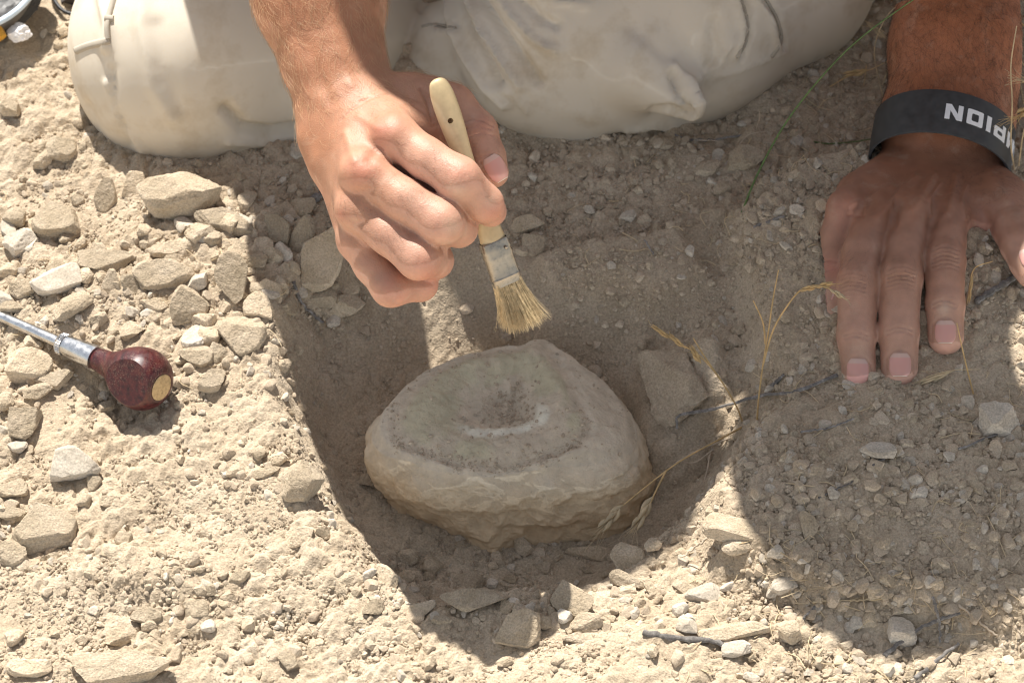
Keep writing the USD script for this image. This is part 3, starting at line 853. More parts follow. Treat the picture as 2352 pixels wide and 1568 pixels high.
def seam(line, width, lift, parent, name='seam', mat='khaki_seam', surf=None, thick=0.8):
    """a narrow raised strip of cloth following the trousers"""
    L = spline([(x, y, 0) for x, y in line], 36)[:, :2]
    t = np.gradient(L, axis=0); t /= np.linalg.norm(t, axis=1, keepdims=True)
    nx = np.stack([-t[:, 1], t[:, 0]], 1)
    a = np.linspace(-1, 1, 7)
    u, w = L[:, None, 0] + nx[:, None, 0] * a * width, L[:, None, 1] + nx[:, None, 1] * a * width
    p, n = cast(surf if surf is not None else TROUS, u, w)
    ok = ~np.isnan(p[..., 0])
    if not ok.all():
        idx = ndimage.distance_transform_edt(~ok, return_distances=False, return_indices=True); p = p[idx[0], idx[1]]; n = n[idx[0], idx[1]]
    p = ndimage.gaussian_filter(p, (1.5, 0, 0)); n = ndimage.gaussian_filter(n, (2, 2, 0))
    prof = lift * mm * (1 - np.abs(a) ** 4)
    top = p + n * prof[None, :, None]; low = p - n * thick * mm
    nu, nv = top.shape[:2]; N = nu * nv
    i, j = np.meshgrid(np.arange(nu - 1), np.arange(nv - 1), indexing='ij'); q0 = (i * nv + j).ravel()
    ft = np.vstack([np.stack([q0, q0 + nv, q0 + nv + 1], 1), np.stack([q0, q0 + nv + 1, q0 + 1], 1)])
    rim = np.concatenate([np.arange(nv), np.arange(1, nu) * nv + nv - 1, np.arange(nv - 2, -1, -1) + (nu - 1) * nv, np.arange(nu - 2, 0, -1) * nv]); r2 = np.roll(rim, -1)
    m = trimesh.Trimesh(to_world(np.concatenate([top.reshape(-1, 3), low.reshape(-1, 3)])), np.vstack([ft, np.stack([rim, r2, r2 + N], 1), np.stack([rim, r2 + N, rim + N], 1)]), process=False)
    nn = vnormals(np.array(m.vertices), np.array(m.faces))
    if (nn[:N] @ (ROT @ unit(n.reshape(-1, 3).mean(0)))).mean() < 0:
        m.invert()
    return obj(name, m, mat, parent, smooth=True)


seam([(172, 118), (200, 106), (238, 96), (252, 92)], 9, 1.3, trous)
seam([(248, 92), (246, 60), (252, 30), (262, -5)], 7, 1.6, trous)
seam([(240, 42), (262, 44)], 8, 2.0, trous)
seam([(1700, -8), (1717, 50), (1712, 100), (1690, 135)], 4, 0.9, trous)
seam([(1755, -8), (1785, 45), (1795, 95), (1770, 135)], 4, 0.9, trous)
seam([(968, 62), (1000, 56), (1050, 66)], 3, 0.8, trous)

# ------------------------------------------------------------------ second person: supporting hand with wristband
F2 = Field(A2(160, 1560, -160), A2(1560, -640, 40), 0.0009)
for s, r0 in ((-105, 25), (105, 25)):
    F2.chain([A2(905 + s * .9, 330, -92), A2(912 + s, 180, -95), A2(985 + s * 1.05, -200, -110), A2(1060 + s * 1.2, -640, -130)], [21 * mm, 23 * mm, 26 * mm, 30 * mm], 16 * mm)
mc2 = [A2(425, 590, -50), A2(570, 632, -44), A2(745, 620, -41), A2(920, 640, -44)]
wb2 = [A2(720, 430, -92), A2(800, 415, -92), A2(900, 410, -92), A2(1010, 420, -92)]
for k in range(4):
    F2.chain([wb2[k], mc2[k]], [16 * mm, [10.5, 11, 11.4, 11.2][k] * mm], 9 * mm)
F2.chain([A2(640, 450, -84), A2(480, 520, -66)], [13 * mm, 11 * mm], 12 * mm)
F2.chain([A2(1060, 420, -92), A2(1180, 560, -58), A2(1215, 620, -46)], [15 * mm, 13 * mm, 12.5 * mm], 14 * mm)
F2.chain([A2(960, 640, -54), A2(1080, 620, -58), A2(1180, 620, -54)], [9 * mm, 9 * mm, 10 * mm], 12 * mm)
fingers2 = [
    ([mc2[0], A2(375, 735, -46), A2(365, 860, -38), A2(358, 990, -30), A2(352, 1068, -27)], [11.0, 9.4, 9.0, 8.2, 7.4]),
    ([mc2[1], A2(500, 800, -26), A2(478, 955, -15), A2(470, 1210, -6), A2(482, 1378, -3)], [11.2, 10.2, 10.8, 9.9, 9.2]),
    ([mc2[2], A2(705, 790, -26), A2(688, 935, -13), A2(680, 1195, -4), A2(682, 1372, -1)], [11.6, 10.6, 11.3, 10.4, 9.8]),
    ([mc2[3], A2(912, 760, -30), A2(905, 850, -20), A2(905, 1060, -8), A2(908, 1216, -4)], [11.4, 10.2, 10.8, 10.1, 9.6]),
    ([A2(1205, 610, -48), A2(1240, 690, -34), A2(1275, 770, -24), A2(1310, 850, -17), A2(1330, 900, -14)], [12.5, 11.4, 10.8, 9.8, 9.0])]
for pts, rr in fingers2:
    g = F2.like(); g.chain(pts, [x * mm for x in rr], 3 * mm)
    F2.join(g, 3.4 * mm)
hand2 = F2.mesh()
z2 = lambda *a: zl(a, 2)
strokes2 = []
for (x, y, hw) in ((450, 960, 62), (690, 930, 66), (905, 835, 60)):
    for dy, mmv in ((-50, -0.3), (-30, -0.5), (-10, -0.9), (8, -0.9), (28, -0.6), (48, -0.3)):
        strokes2.append((z2((x - hw, y + dy + 10), (x - hw * .3, y + dy - 4), (x + hw * .4, y + dy - 4), (x + hw, y + dy + 8)), 2.6, mmv * 1.3))
    strokes2.append((z2((x - 10, y - 60), (x + 10, y + 60)), 24, 0.9))
for (x, y, hw) in ((470, 1205, 58), (683, 1180, 62), (900, 1050, 55)):
    for dy, mmv in ((-8, -0.55), (12, -0.6)):
        strokes2.append((z2((x - hw, y + dy + 12), (x - hw * .3, y + dy - 4), (x + hw * .4, y + dy - 2), (x + hw, y + dy + 12)), 2.6, mmv * 1.5))
strokes2 += [(z2((395, 590), (440, 570)), 26, 1.6), (z2((545, 650), (590, 630)), 26, 1.4), (z2((730, 610), (760, 640)), 24, 1.6), (z2((900, 640), (940, 660)), 24, 1.4), (z2((490, 600), (530, 540)), 18, -2.4), (z2((650, 660), (670, 580)), 16, -1.5), (z2((835, 660), (850, 590)), 16, -1.5),
             (z2((760, 440), (570, 640)), 9, 1.5), (z2((850, 430), (740, 610)), 9, 1.7), (z2((960, 430), (920, 620)), 9, 1.6), (z2((640, 490), (430, 570)), 10, 1.2), (z2((1130, 430), (1210, 560)), 10, 1.4),
             (z2((700, 480), (640, 560), (650, 640)), 4, 0.7), (z2((880, 470), (830, 540), (840, 620)), 4, 0.8), (z2((1010, 480), (985, 560), (1000, 640)), 4, 0.6), (z2((600, 500), (520, 540), (505, 620)), 4, 0.6),
             (z2((640, 540), (660, 520), (720, 520)), 3, -0.3), (z2((760, 540), (830, 560)), 3, -0.3), (z2((560, 700), (610, 710)), 3, -0.3),
             (z2((1060, 560), (1120, 680)), 12, -1.2), (z2((290, 850), (330, 842), (375, 850)), 2.4, -0.8), (z2((290, 905), (330, 890), (370, 880)), 2.2, -0.5), (z2((440, 625), (500, 620)), 5, -1.0)]
nails2 = [((478, 1382), 31, 33, 92), ((685, 1352), 31, 31, 90), ((906, 1192), 30, 30, 90)]
for (x, y), hw, hl, _ in nails2:
    hwz = hw / .4707
    strokes2.append((z2((x - hwz - 4, y + 40), (x - hwz - 4, y - 30), (x - hwz * .55, y - 66), (x, y - 76), (x + hwz * .55, y - 66), (x + hwz + 4, y - 30), (x + hwz + 4, y + 40)), 3.0, -0.55))
hand2 = finish_hand(hand2, strokes2)
TAN2, BACK2 = np.array([0.36, 0.13, 0.055]), np.array([0.27, 0.122, 0.070])
FING2, TIP2 = np.array([0.37, 0.20, 0.135]), np.array([0.46, 0.27, 0.195])
stops2 = [(zp(950, -300, 2), TAN2), (zp(900, 0, 2), TAN2), (zp(880, 180, 2), TAN2), (zp(700, 470, 2), BACK2), (zp(900, 480, 2), BACK2), (zp(1100, 480, 2), BACK2), (zp(560, 560, 2), BACK2), (zp(470, 800, 2), FING2), (zp(700, 800, 2), FING2), (zp(910, 780, 2), FING2), (zp(1200, 620, 2), FING2), (zp(340, 800, 2), FING2),
          (zp(480, 1250, 2), TIP2), (zp(685, 1250, 2), TIP2), (zp(906, 1150, 2), TIP2), (zp(1280, 850, 2), TIP2), (zp(350, 1050, 2), TIP2)]
spots2 = [(zp(390, 600, 2), 40, np.array([0.50, 0.24, 0.17]), 0.6), (zp(340, 880, 2), 26, np.array([0.45, 0.17, 0.12]), 0.6), (zp(450, 960, 2), 18, DARKSK, 0.35), (zp(685, 925, 2), 18, DARKSK, 0.4), (zp(905, 840, 2), 16, DARKSK, 0.3), (zp(1090, 700, 2), 30, np.array([0.52, 0.25, 0.2]), 0.5),
          (zp(900, 1085, 2), 14, np.array([0.65, 0.5, 0.38]), 0.5), (zp(480, 1455, 2), 26, np.array([0.60, 0.32, 0.25]), 0.5), (zp(690, 1450, 2), 26, np.array([0.60, 0.32, 0.25]), 0.5), (zp(905, 1290, 2), 26, np.array([0.60, 0.32, 0.25]), 0.5)]
tint2 = paint(np.array(hand2.vertices), stops2, spots2, 0)
E2 = to_world(A2(1180, -1500, -175))
HEAD2 = V(.105, .125, .52)
skin2, head2, shirt2, hair2 = human(V(.10, .365, .47), V(.37, .175, .47), V(.52, .70, .20), V(.25, .33, .45), V(.155, .26, .53), HEAD2, V(-.30, -.60, -.74), E2, V(.335, .05, .43), V(.44, .13, .20), to_world(A2(1060, -640, -130)))
p2 = thing('person', 'person whose bare arm with a black wristband leans on the bank at right', 'person', to_world(A2(900, 700, -60)))
body, bt = merged([trimesh.Trimesh(to_world(hand2.vertices), hand2.faces, process=False), skin2, head2], [tint2, np.tile(TAN2, (len(skin2.vertices), 1)), np.tile(TAN2 * 1.1, (len(head2.vertices), 1))])
obj('body', body, 'skin', p2, smooth=True, tint=bt, label='sunburnt hand pressed flat on the bank with fingers pointing to the pit')
obj('shirt', shirt2, 'grey_shirt', p2, smooth=True)
obj('hair', hair2, 'dark_hair', p2, smooth=True)
L2 = Field(V(.3, .25, -.02), V(1.05, 1.1, .42), .009)
L2.chain([V(.62, .66, .2), V(.72, .45, .18), V(.78, .38, .16)], [.12, .085, .07], .04).chain([V(.78, .38, .15), V(.74, .75, .16), V(.74, .95, .18)], [.06, .055, .05], .03)
L2.chain([V(.56, .70, .2), V(.60, .80, .18)], [.12, .09], .04).chain([V(.60, .80, .18), V(.58, .98, .2)], [.07, .05], .03)
obj('trousers', smoothed(L2.mesh(), 4, .005), 'denim', p2, smooth=True)
for (x, y), hw, hl, rt in nails2:
    nail(p2, hand2, zp(x, y, 2), hw - 3, hl, math.radians(rt))
nail(p2, hand2, zp(318, 1035, 2), 13, 26, math.radians(120), lift=0.4)
nail(p2, hand2, zp(1300, 830, 2), 16, 22, math.radians(70), lift=0.4)


def w_arm2(c, n):
    u, w = px_of(c)
    return (sstep(300, 240, w) + 0.35 * sstep(520, 380, w) * sstep(2100, 2250, u)) * (n[:, 2] > -0.5) + 1e-9


curves('arm_hair', strands(hand2, w_arm2, 2600, 14, 9 * mm, (0.15, -1.0, 0.1), jitter=0.6), 0.07 * mm, 'dark_hair', p2)


def w_back2(c, n):
    u, w = px_of(c); k = 0
    for (x, y) in (zp(470, 850, 2), zp(690, 850, 2), zp(905, 760, 2), zp(1000, 460, 2), zp(1180, 470, 2)):
        k = k + np.exp(-((u - x) ** 2 + (w - y) ** 2) / 34 ** 2)
    return k * (n[:, 2] > 0.2) + 1e-9


curves('finger_hair', strands(hand2, w_back2, 320, 16, 5 * mm, (-0.6, -1, 0.1), jitter=0.3), 0.042 * mm, 'dark_hair', p2)
# wristband: an open elliptical ring and raised letters
bc, bax = A2(888, 288, -88), unit(A2(975, -200, -122) - A2(895, 330, -90))
bl = unit(np.cross(bax, [0, 0, 1.0])); bl = bl if bl[0] > 0 else -bl
bn = np.cross(bl, bax); bn = bn if bn[2] > 0 else -bn
RL, RN, BH = 39.5 * mm, 36 * mm, 14.2 * mm


def ring(rad, t):
    """point of the band at angle rad (0 faces the camera) and height t"""
    return bc + np.multiply.outer(np.sin(rad), bl) * RL + np.multiply.outer(np.cos(rad), bn) * RN + np.multiply.outer(t, bax)


ang = np.linspace(0, 2 * np.pi, 121)[:-1]
prof = np.array([(-1, 0.6), (-0.96, 1.0), (0, 1.25), (0.96, 1.0), (1, 0.6), (1, -0.6), (0.96, -1.0), (0, -1.0), (-0.96, -1.0), (-1, -0.6)])
rows = [ring(ang, np.full(len(ang), a * BH)) + (np.multiply.outer(np.sin(ang), bl) * RN + np.multiply.outer(np.cos(ang), bn) * RL) / RL * b * mm for a, b in prof]
vb = np.stack(rows, 1).reshape(-1, 3); m_ = len(prof)
i, j = np.meshgrid(np.arange(120), np.arange(m_), indexing='ij')
qa = lambda x, y: ((x % 120) * m_ + (y % m_)).ravel()
fb = np.vstack([np.stack([qa(i, j), qa(i + 1, j), qa(i + 1, j + 1)], 1), np.stack([qa(i, j), qa(i + 1, j + 1), qa(i, j + 1)], 1)])
bm = trimesh.Trimesh(to_world(vb), fb, process=False)
if bm.volume < 0:
    bm.invert()
band = obj('wristband', bm, 'rubber', p2, smooth=40, label='wide black rubber wristband with white capital letters')
fine = np.linspace(-np.pi, np.pi, 2001); pp = np.stack([np.sin(fine) * RL, np.cos(fine) * RN], 1)
arc = np.concatenate([[0], np.cumsum(np.linalg.norm(np.diff(pp, axis=0), axis=1))]); arc -= np.interp(0, fine, arc)
from shapely.geometry import Polygon, box as sbox
from shapely.ops import unary_union
LW, LH, SW = 9.6, 9.8, 2.7
pg = lambda *a: Polygon(a)
rb = lambda x0, y0, x1, y1: sbox(x0 + .9, y0 + .9, x1 - .9, y1 - .9).buffer(.9)
GLYPH = {
    'I': sbox(0, 0, 3.0, LH),
    'O': rb(0, 0, LW, LH).difference(rb(SW, SW * .9, LW - SW, LH - SW * .9)),
    'N': unary_union([sbox(0, 0, SW, LH), sbox(LW - SW, 0, LW, LH), pg((0, LH), (SW * 1.1, LH), (LW, 0), (LW - SW * 1.1, 0))]),
    'P': unary_union([sbox(0, 0, SW, LH), rb(0, LH * .3, LW, LH).difference(rb(SW, LH * .3 + 2.1, LW - SW, LH - 2.2)), sbox(0, LH - 2, 2, LH)]),
    'M': unary_union([sbox(0, 0, SW, LH), sbox(9, 0, 9 + SW, LH), pg((0, LH), (SW, LH), (5.85 + 1.1, 1.5), (5.85 - 1.1, 1.5)), pg((9, LH), (9 + SW, LH), (5.85 + 1.1, 1.5), (5.85 - 1.1, 1.5))]),
    'A': unary_union([pg((0, 0), (SW, 0), (4.8 + .9, LH), (4.8 - 1.5, LH)), pg((LW - SW, 0), (LW, 0), (4.8 + 1.5, LH), (4.8 - .9, LH)), sbox(2.2, 2, 7.4, 4)]),
    'H': unary_union([sbox(0, 0, SW, LH), sbox(LW - SW, 0, LW, LH), sbox(0, 3.7, LW, 6.1)]),
    'C': rb(0, 0, LW, LH).difference(rb(SW, SW * .9, LW - SW, LH - SW * .9)).difference(sbox(5, 3, 12, 6.8))}
edge = -8.2 * mm
for ch in 'CHAMPION'[::-1]:
    tmsh = trimesh.creation.extrude_polygon(GLYPH[ch], 0.4, engine='earcut')
    vv, tfc = trimesh.remesh.subdivide_to_size(np.array(tmsh.vertices), tmsh.faces, 1.3, max_iter=12)
    vv = vv * mm; wd = vv[:, 0].max()
    s = edge + wd - vv[:, 0]                                            # letters run to the left and stand on their heads
    ph = np.interp(s, arc, fine); t = 4.9 * mm - vv[:, 1]
    outw = unit_rows(np.multiply.outer(np.sin(ph), bl) * RN / RL + np.multiply.outer(np.cos(ph), bn))
    obj('letter', trimesh.Trimesh(to_world(ring(ph, t) + outw * (1.0 * mm + 0.0 + vv[:, 2:3])), tfc, process=False), 'white_print', band)
    edge += wd + 2.5 * mm
#PART3
# ------------------------------------------------------------------ the fossil
mat('fossil', {
    'a': ('attribute', {'attribute': 'tint'}), 'g': ('geometry', {}),
    'n1': ('noise_texture', {'scale': 130.0, 'detail': 6.0, 'roughness': 0.65}), 'n2': ('noise_texture', {'scale': 900.0, 'detail': 3.0, 'roughness': 0.6}), 'n3': ('noise_texture', {'scale': 250.0, 'detail': 5.0, 'roughness': 0.6}),
    'mr': ('map_range', {'from_min': 0.3, 'from_max': 0.7, 'to_min': 0.84, 'to_max': 1.12}), 'h': ('hsv', {}),
    'b1': ('bump', {'strength': 0.8, 'distance': 0.002}), 'b2': ('bump', {'strength': 0.7, 'distance': 0.0007}),
    'p': ('principled_bsdf', {'roughness': 0.85, 'specular_ior_level': 0.25})},
    [('g.position', 'n1.vector'), ('g.position', 'n2.vector'), ('g.position', 'n3.vector'), ('n1.fac', 'mr.value'), ('mr.result', 'h.value'), ('a.color', 'h.color'), ('h.color', 'p.base_color'),
     ('n3.fac', 'b1.height'), ('n2.fac', 'b2.height'), ('b1.normal', 'b2.normal'), ('b2.normal', 'p.normal')])


def on_plane(px, py, p0, n):
    d = to_world(pc(px, py, 1.0)) - EYE
    return EYE + d * ((p0 - EYE) @ n) / (d @ n)


foot = G(1100, 1238)
pn = unit(V(-0.06, -0.03, 1.0))
p0 = foot + V(0, 0.012, 0.052)
RIM = [(848, 1000), (872, 1032), (950, 1062), (1060, 1086), (1180, 1080), (1290, 1058), (1390, 1045), (1452, 1006), (1464, 962), (1444, 896), (1400, 852), (1348, 830), (1292, 802), (1258, 774), (1222, 776), (1205, 800), (1112, 806), (1030, 828), (968, 860), (908, 906), (868, 950)]
cen = on_plane(1165, 935, p0, pn)
ex = unit(np.cross([0, 1.0, 0], pn)); ey = np.cross(pn, ex)
rim = np.array([on_plane(x, y, p0, pn) - cen for x, y in RIM]); rim2 = np.stack([rim @ ex, rim @ ey], 1)
rth = np.arctan2(rim2[:, 1], rim2[:, 0]); o = np.argsort(rth); rr_, rt_ = np.hypot(*rim2.T)[o], rth[o]
NT, NTOP, NWALL = 420, 110, 80
th = np.linspace(-np.pi, np.pi, NT, endpoint=False)
Rth = np.interp(th, np.concatenate([rt_ - 2 * np.pi, rt_, rt_ + 2 * np.pi]), np.tile(rr_, 3))
Rth = ndimage.gaussian_filter1d(Rth, 5, mode='wrap')
front = sstep(-0.2, 0.9, -np.sin(th)); right = sstep(0.2, 1.0, np.cos(th))
rho = np.linspace(0.004, 1, NTOP)
fz = np.zeros((NT, NTOP)); PH, RH = np.meshgrid(th, rho, indexing='ij')
xx0, yy0 = (Rth[:, None] * RH) * np.cos(PH), (Rth[:, None] * RH) * np.sin(PH)
wob = meshkit.fbm(np.stack([xx0 * 40, yy0 * 40, xx0 * 0], -1), 4, 31) - 0.5
fr = 0.93 + 0.07 * sstep(-0.1, 0.7, -np.sin(th)) - 0.33 * np.exp(-((th - 0.02) / 0.75) ** 2)                    # the shell face lies to the left; plain rock slopes down on the right
rw = RH / fr[:, None] + 0.13 * wob
cres = np.exp(-(((PH + 1.85) / 0.9) ** 2)) + np.exp(-(((PH + 0.65) / 0.6) ** 2)) * 0.9      # front of the inner whorl
frontm = sstep(-0.1, 0.7, -np.sin(PH)); rim_n = meshkit.fbm(np.stack([np.cos(PH) * 5, np.sin(PH) * 5, xx0 * 0], -1), 3, 35)
fz = -2.8 * sstep(0.30, 0.10, rw) + 2.6 * np.exp(-((rw - 0.40) / 0.075) ** 2) * np.clip(cres, 0, 1) + 6.0 * np.exp(-((rw - 0.62) / 0.24) ** 2) + 3.5 * sstep(0.5, 0.8, rw) * (1 - frontm)
fz += frontm * (-0.9 * np.exp(-((rw - 0.90) / 0.05) ** 2) + (0.6 + 2.6 * rim_n) * np.exp(-((rw - 1.0) / 0.06) ** 2))
fz -= 13.0 * sstep(0.92, 1.65, rw) ** 1.2 + 2.4 * sstep(0.90, 1.0, RH) ** 2 * (1 + 1.6 * (1 - frontm))
fz += 4.6 * wob + 2.4 * (meshkit.fbm(np.stack([xx0 * 110, yy0 * 110, xx0 * 0], -1), 3, 33) - 0.5) + 1.0 * (meshkit.fbm(np.stack([xx0 * 330, yy0 * 330, xx0 * 0], -1), 2, 34) - 0.5)
top = cen + xx0[..., None] * ex + yy0[..., None] * ey + (fz * mm)[..., None] * pn
w = np.linspace(0, 1, NWALL + 1)[1:]
bul = (0.004 + 0.006 * right[:, None]) * np.sin(np.pi * np.clip(w, 0, 1) ** 0.75)[None] * (0.6 + 0.4 * front[:, None]) + (0.003 * front[:, None] - 0.014 * np.exp(-((th + 2.6) / 0.5) ** 2)[:, None]) * w[None] ** 1.6
xw, yw = (Rth[:, None] + bul) * np.cos(th)[:, None], (Rth[:, None] + bul) * np.sin(th)[:, None]
zw = fz[:, -1:] * mm - (0.066 * w)[None] * np.ones((NT, 1))
wall = cen + xw[..., None] * ex + yw[..., None] * ey + zw[..., None] * V(0, 0, 1)
wn = (meshkit.fbm(wall * V(26, 26, 30), 4, 41) - 0.5) * 12.0 + (meshkit.fbm(wall * 110, 4, 43) - 0.5) * 6.0 + (meshkit.fbm(wall * 380, 2, 45) - 0.5) * 1.6
led = np.abs(((wall[..., 2] - cen[2]) / 0.030 + 2.2 * (meshkit.fbm(wall * 16, 3, 44))) % 1 - 0.5)
wn -= 2.0 * sstep(0.40, 0.5, led) * sstep(0.48, 0.6, meshkit.fbm(wall * 25, 2, 46))
hol = sstep(0.62, 0.72, meshkit.fbm(wall * V(55, 55, 75), 2, 47)); wn -= 16.0 * np.abs(meshkit.fbm(wall * V(30, 30, 18), 2, 48) - 0.5) - 3.0
wn -= 2.5 * hol * sstep(0.1, 0.3, w)[None]
wall = wall + (wn * mm * sstep(0, 0.1, w)[None])[..., None] * (np.cos(th)[:, None, None] * ex + np.sin(th)[:, None, None] * ey)
vv = np.concatenate([top, wall], 1); NR = vv.shape[1]
i, j = np.meshgrid(np.arange(NT), np.arange(NR - 1), indexing='ij'); i2 = (i + 1) % NT
qa = lambda x, y: (x * NR + y).ravel()
ff = np.vstack([np.stack([qa(i, j), qa(i, j + 1), qa(i2, j + 1)], 1), np.stack([qa(i, j), qa(i2, j + 1), qa(i2, j)], 1)])
v1 = np.vstack([vv.reshape(-1, 3), top[:, 0].mean(0), wall[:, -1].mean(0)])
ring_ = np.arange(NT)
ff = np.vstack([ff, np.stack([ring_ * NR, ((ring_ + 1) % NT) * NR, np.full(NT, NT * NR)], 1), np.stack([((ring_ + 1) % NT) * NR + NR - 1, ring_ * NR + NR - 1, np.full(NT, NT * NR + 1)], 1)])
fm = trimesh.Trimesh(v1, ff, process=False)
if fm.volume < 0:
    fm.invert()
dust, olive, cream, chalk, brown = V(.58, .49, .37), V(.53, .475, .33), V(.74, .69, .56), V(.68, .595, .465), V(.62, .475, .305)
nf = meshkit.fbm(top * 60, 5, 51); nf2 = meshkit.fbm(top * 130, 4, 52)
mixk = lambda a, b, k: a * (1 - k[..., None]) + b * k[..., None]
ct = np.tile(dust, (*top.shape[:2], 1))
ct = mixk(ct, olive, sstep(0.42, 0.60, nf + 0.12 * np.cos(PH - 2.8)) * sstep(0.34, 0.42, rw) * sstep(0.86, 0.78, rw) * 0.9)
ct = mixk(ct, cream, sstep(0.25, 0.75, np.exp(-((rw - 0.42) / 0.10) ** 2) * np.clip(cres, 0, 1)) * sstep(0.22, 0.42, nf2))
ct = mixk(ct, chalk, sstep(0.88, 0.98, rw) * 0.45)
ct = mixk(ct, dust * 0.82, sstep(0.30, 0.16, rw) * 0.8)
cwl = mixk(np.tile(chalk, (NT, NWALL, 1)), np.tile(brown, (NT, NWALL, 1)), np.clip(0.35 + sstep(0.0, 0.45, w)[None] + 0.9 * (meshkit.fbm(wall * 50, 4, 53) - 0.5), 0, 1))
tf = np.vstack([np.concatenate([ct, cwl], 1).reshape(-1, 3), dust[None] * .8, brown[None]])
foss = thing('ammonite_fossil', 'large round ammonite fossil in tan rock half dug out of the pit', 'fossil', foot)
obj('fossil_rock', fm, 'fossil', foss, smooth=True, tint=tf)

def crumbs_on(surface_pts, weight, count, seed, name, label):
    inst = UsdGeom.PointInstancer.Define(stage, path_for(name)); prim = inst.GetPrim(); tag(prim, label, 'crumbs', kind='stuff')
    r = np.random.default_rng(seed); rel = inst.CreatePrototypesRel()
    for k in range(5):
        v, f = rock(seed * 7 + k, 1.0, .8, .65, 1, False, 0.8)
        rel.AddTarget(usdkit.mesh(stage, f'{prim.GetPath()}/grain_{k:03d}', trimesh.Trimesh(v, f, process=False), LOOK['crumb']).GetPath())
    w_ = weight.ravel() / weight.sum(); pick = r.choice(len(w_), count, p=w_)
    pts = surface_pts.reshape(-1, 3)[pick] + r.normal(0, .0006, (count, 3)) * V(1, 1, 0)
    s = .00035 * (5.0 ** (r.random(count) ** 2.4)); q = r.normal(0, 1, (count, 4)); q /= np.linalg.norm(q, axis=1, keepdims=True)
    inst.CreatePositionsAttr(Vt.Vec3fArray.FromNumpy(pts.astype(np.float32))); inst.CreateScalesAttr(Vt.Vec3fArray.FromNumpy((s[:, None] * np.ones(3)).astype(np.float32)))
    inst.CreateOrientationsAttr(Vt.QuathArray([Gf.Quath(*map(float, a)) for a in q])); inst.CreateProtoIndicesAttr(Vt.IntArray.FromNumpy(r.integers(0, 5, count).astype(np.int32)))


# ------------------------------------------------------------------ stones
ICO = {k: trimesh.creation.icosphere(k, 1.0) for k in (1, 2, 3, 4)}


def rock(seed, a, b, c, sub=3, slab=True, rough=1.0):
    r = np.random.default_rng(seed)
    v = np.array(ICO[sub].vertices); nrm = v.copy()
    planes = [(unit(r.normal(0, 1, 3) * V(1, 1, 0.35)), r.uniform(0.5, 0.86)) for _ in range(r.integers(5, 9))]
    if slab:
        planes += [(unit(V(r.normal(0, .12), r.normal(0, .12), 1)), r.uniform(.42, .55)), (unit(V(r.normal(0, .12), r.normal(0, .12), -1)), r.uniform(.42, .55)), (unit(V(r.normal(0, .5), r.normal(0, .5), 1)), r.uniform(.5, .65))]
    else:
        planes += [(unit(r.normal(0, 1, 3)), r.uniform(0.5, 0.8)) for _ in range(5)]
    for n, d in planes:
        over = v @ n - d
        v = v - np.maximum(over, 0)[:, None] * n * 0.97
    v = v / np.abs(v).max(0)
    q = v * V(1, b / a, 1) + seed * 3.7
    v = v * (1 + rough * (0.13 * (meshkit.fbm(q * 1.6, 3, seed % 97) - 0.5)[:, None]))
    v = v + nrm * rough * (0.14 * (meshkit.fbm(q * 5.5, 3, seed % 89) - 0.5) * V(1, 1, 1).mean())[:, None]
    return v * V(a, b, c), ICO[sub].faces


def rot(yaw, tx, ty):
    cy, sy = math.cos(yaw), math.sin(yaw); cx, sx = math.cos(tx), math.sin(tx); cz, sz = math.cos(ty), math.sin(ty)
    return np.array([[1, 0, 0], [0, cx, -sx], [0, sx, cx]]) @ np.array([[cz, 0, sz], [0, 1, 0], [-sz, 0, cz]]) @ np.array([[cy, -sy, 0], [sy, cy, 0], [0, 0, 1]])


def stone(name, px, py, w, h, kind, label, cat='stone', group=None, seed=0, yaw=0.0, tx=0.0, ty=0.0, material='shale', at=None, sub=None):
    p, d = (at if at is not None else (lambda r: (r[0][0], r[1][0]))(hit(px, py + h * 0.28)))
    s = d / FPX
    a = w * s / 2
    slabby = kind in ('slab', 'upright', 'flat')
    if kind == 'upright':
        b, c = h * s / 2 * 1.02, 0.20 * min(w, h) * s
        tx = tx or 0.95
    elif kind == 'flat':
        b, c = h * s / 2 / 0.74, 0.11 * min(w, 2 * h) * s + 0.0008
    elif kind == 'slab':
        b, c = h * s / 2 / 0.86, 0.25 * min(w, 1.6 * h) * s
    else:
        b, c = h * s / 2 / 0.92, 0.46 * min(w, h) * s
    sub = sub or (4 if w > 85 else 3 if w > 20 else 2)
    v, f = rock(seed, a, b, c, sub, slabby)
    v = v @ rot(yaw, tx + 0.14, ty).T
    lift = c * 0.70 if kind != 'upright' else b * 0.42
    pos = p + V(0, 0.35 * b if kind != 'upright' else 0, lift)
    g = obj(name, (v + pos, f), material, loc=pos, smooth=(50 if sub == 4 else False))
    return tag(g, label, cat, group)


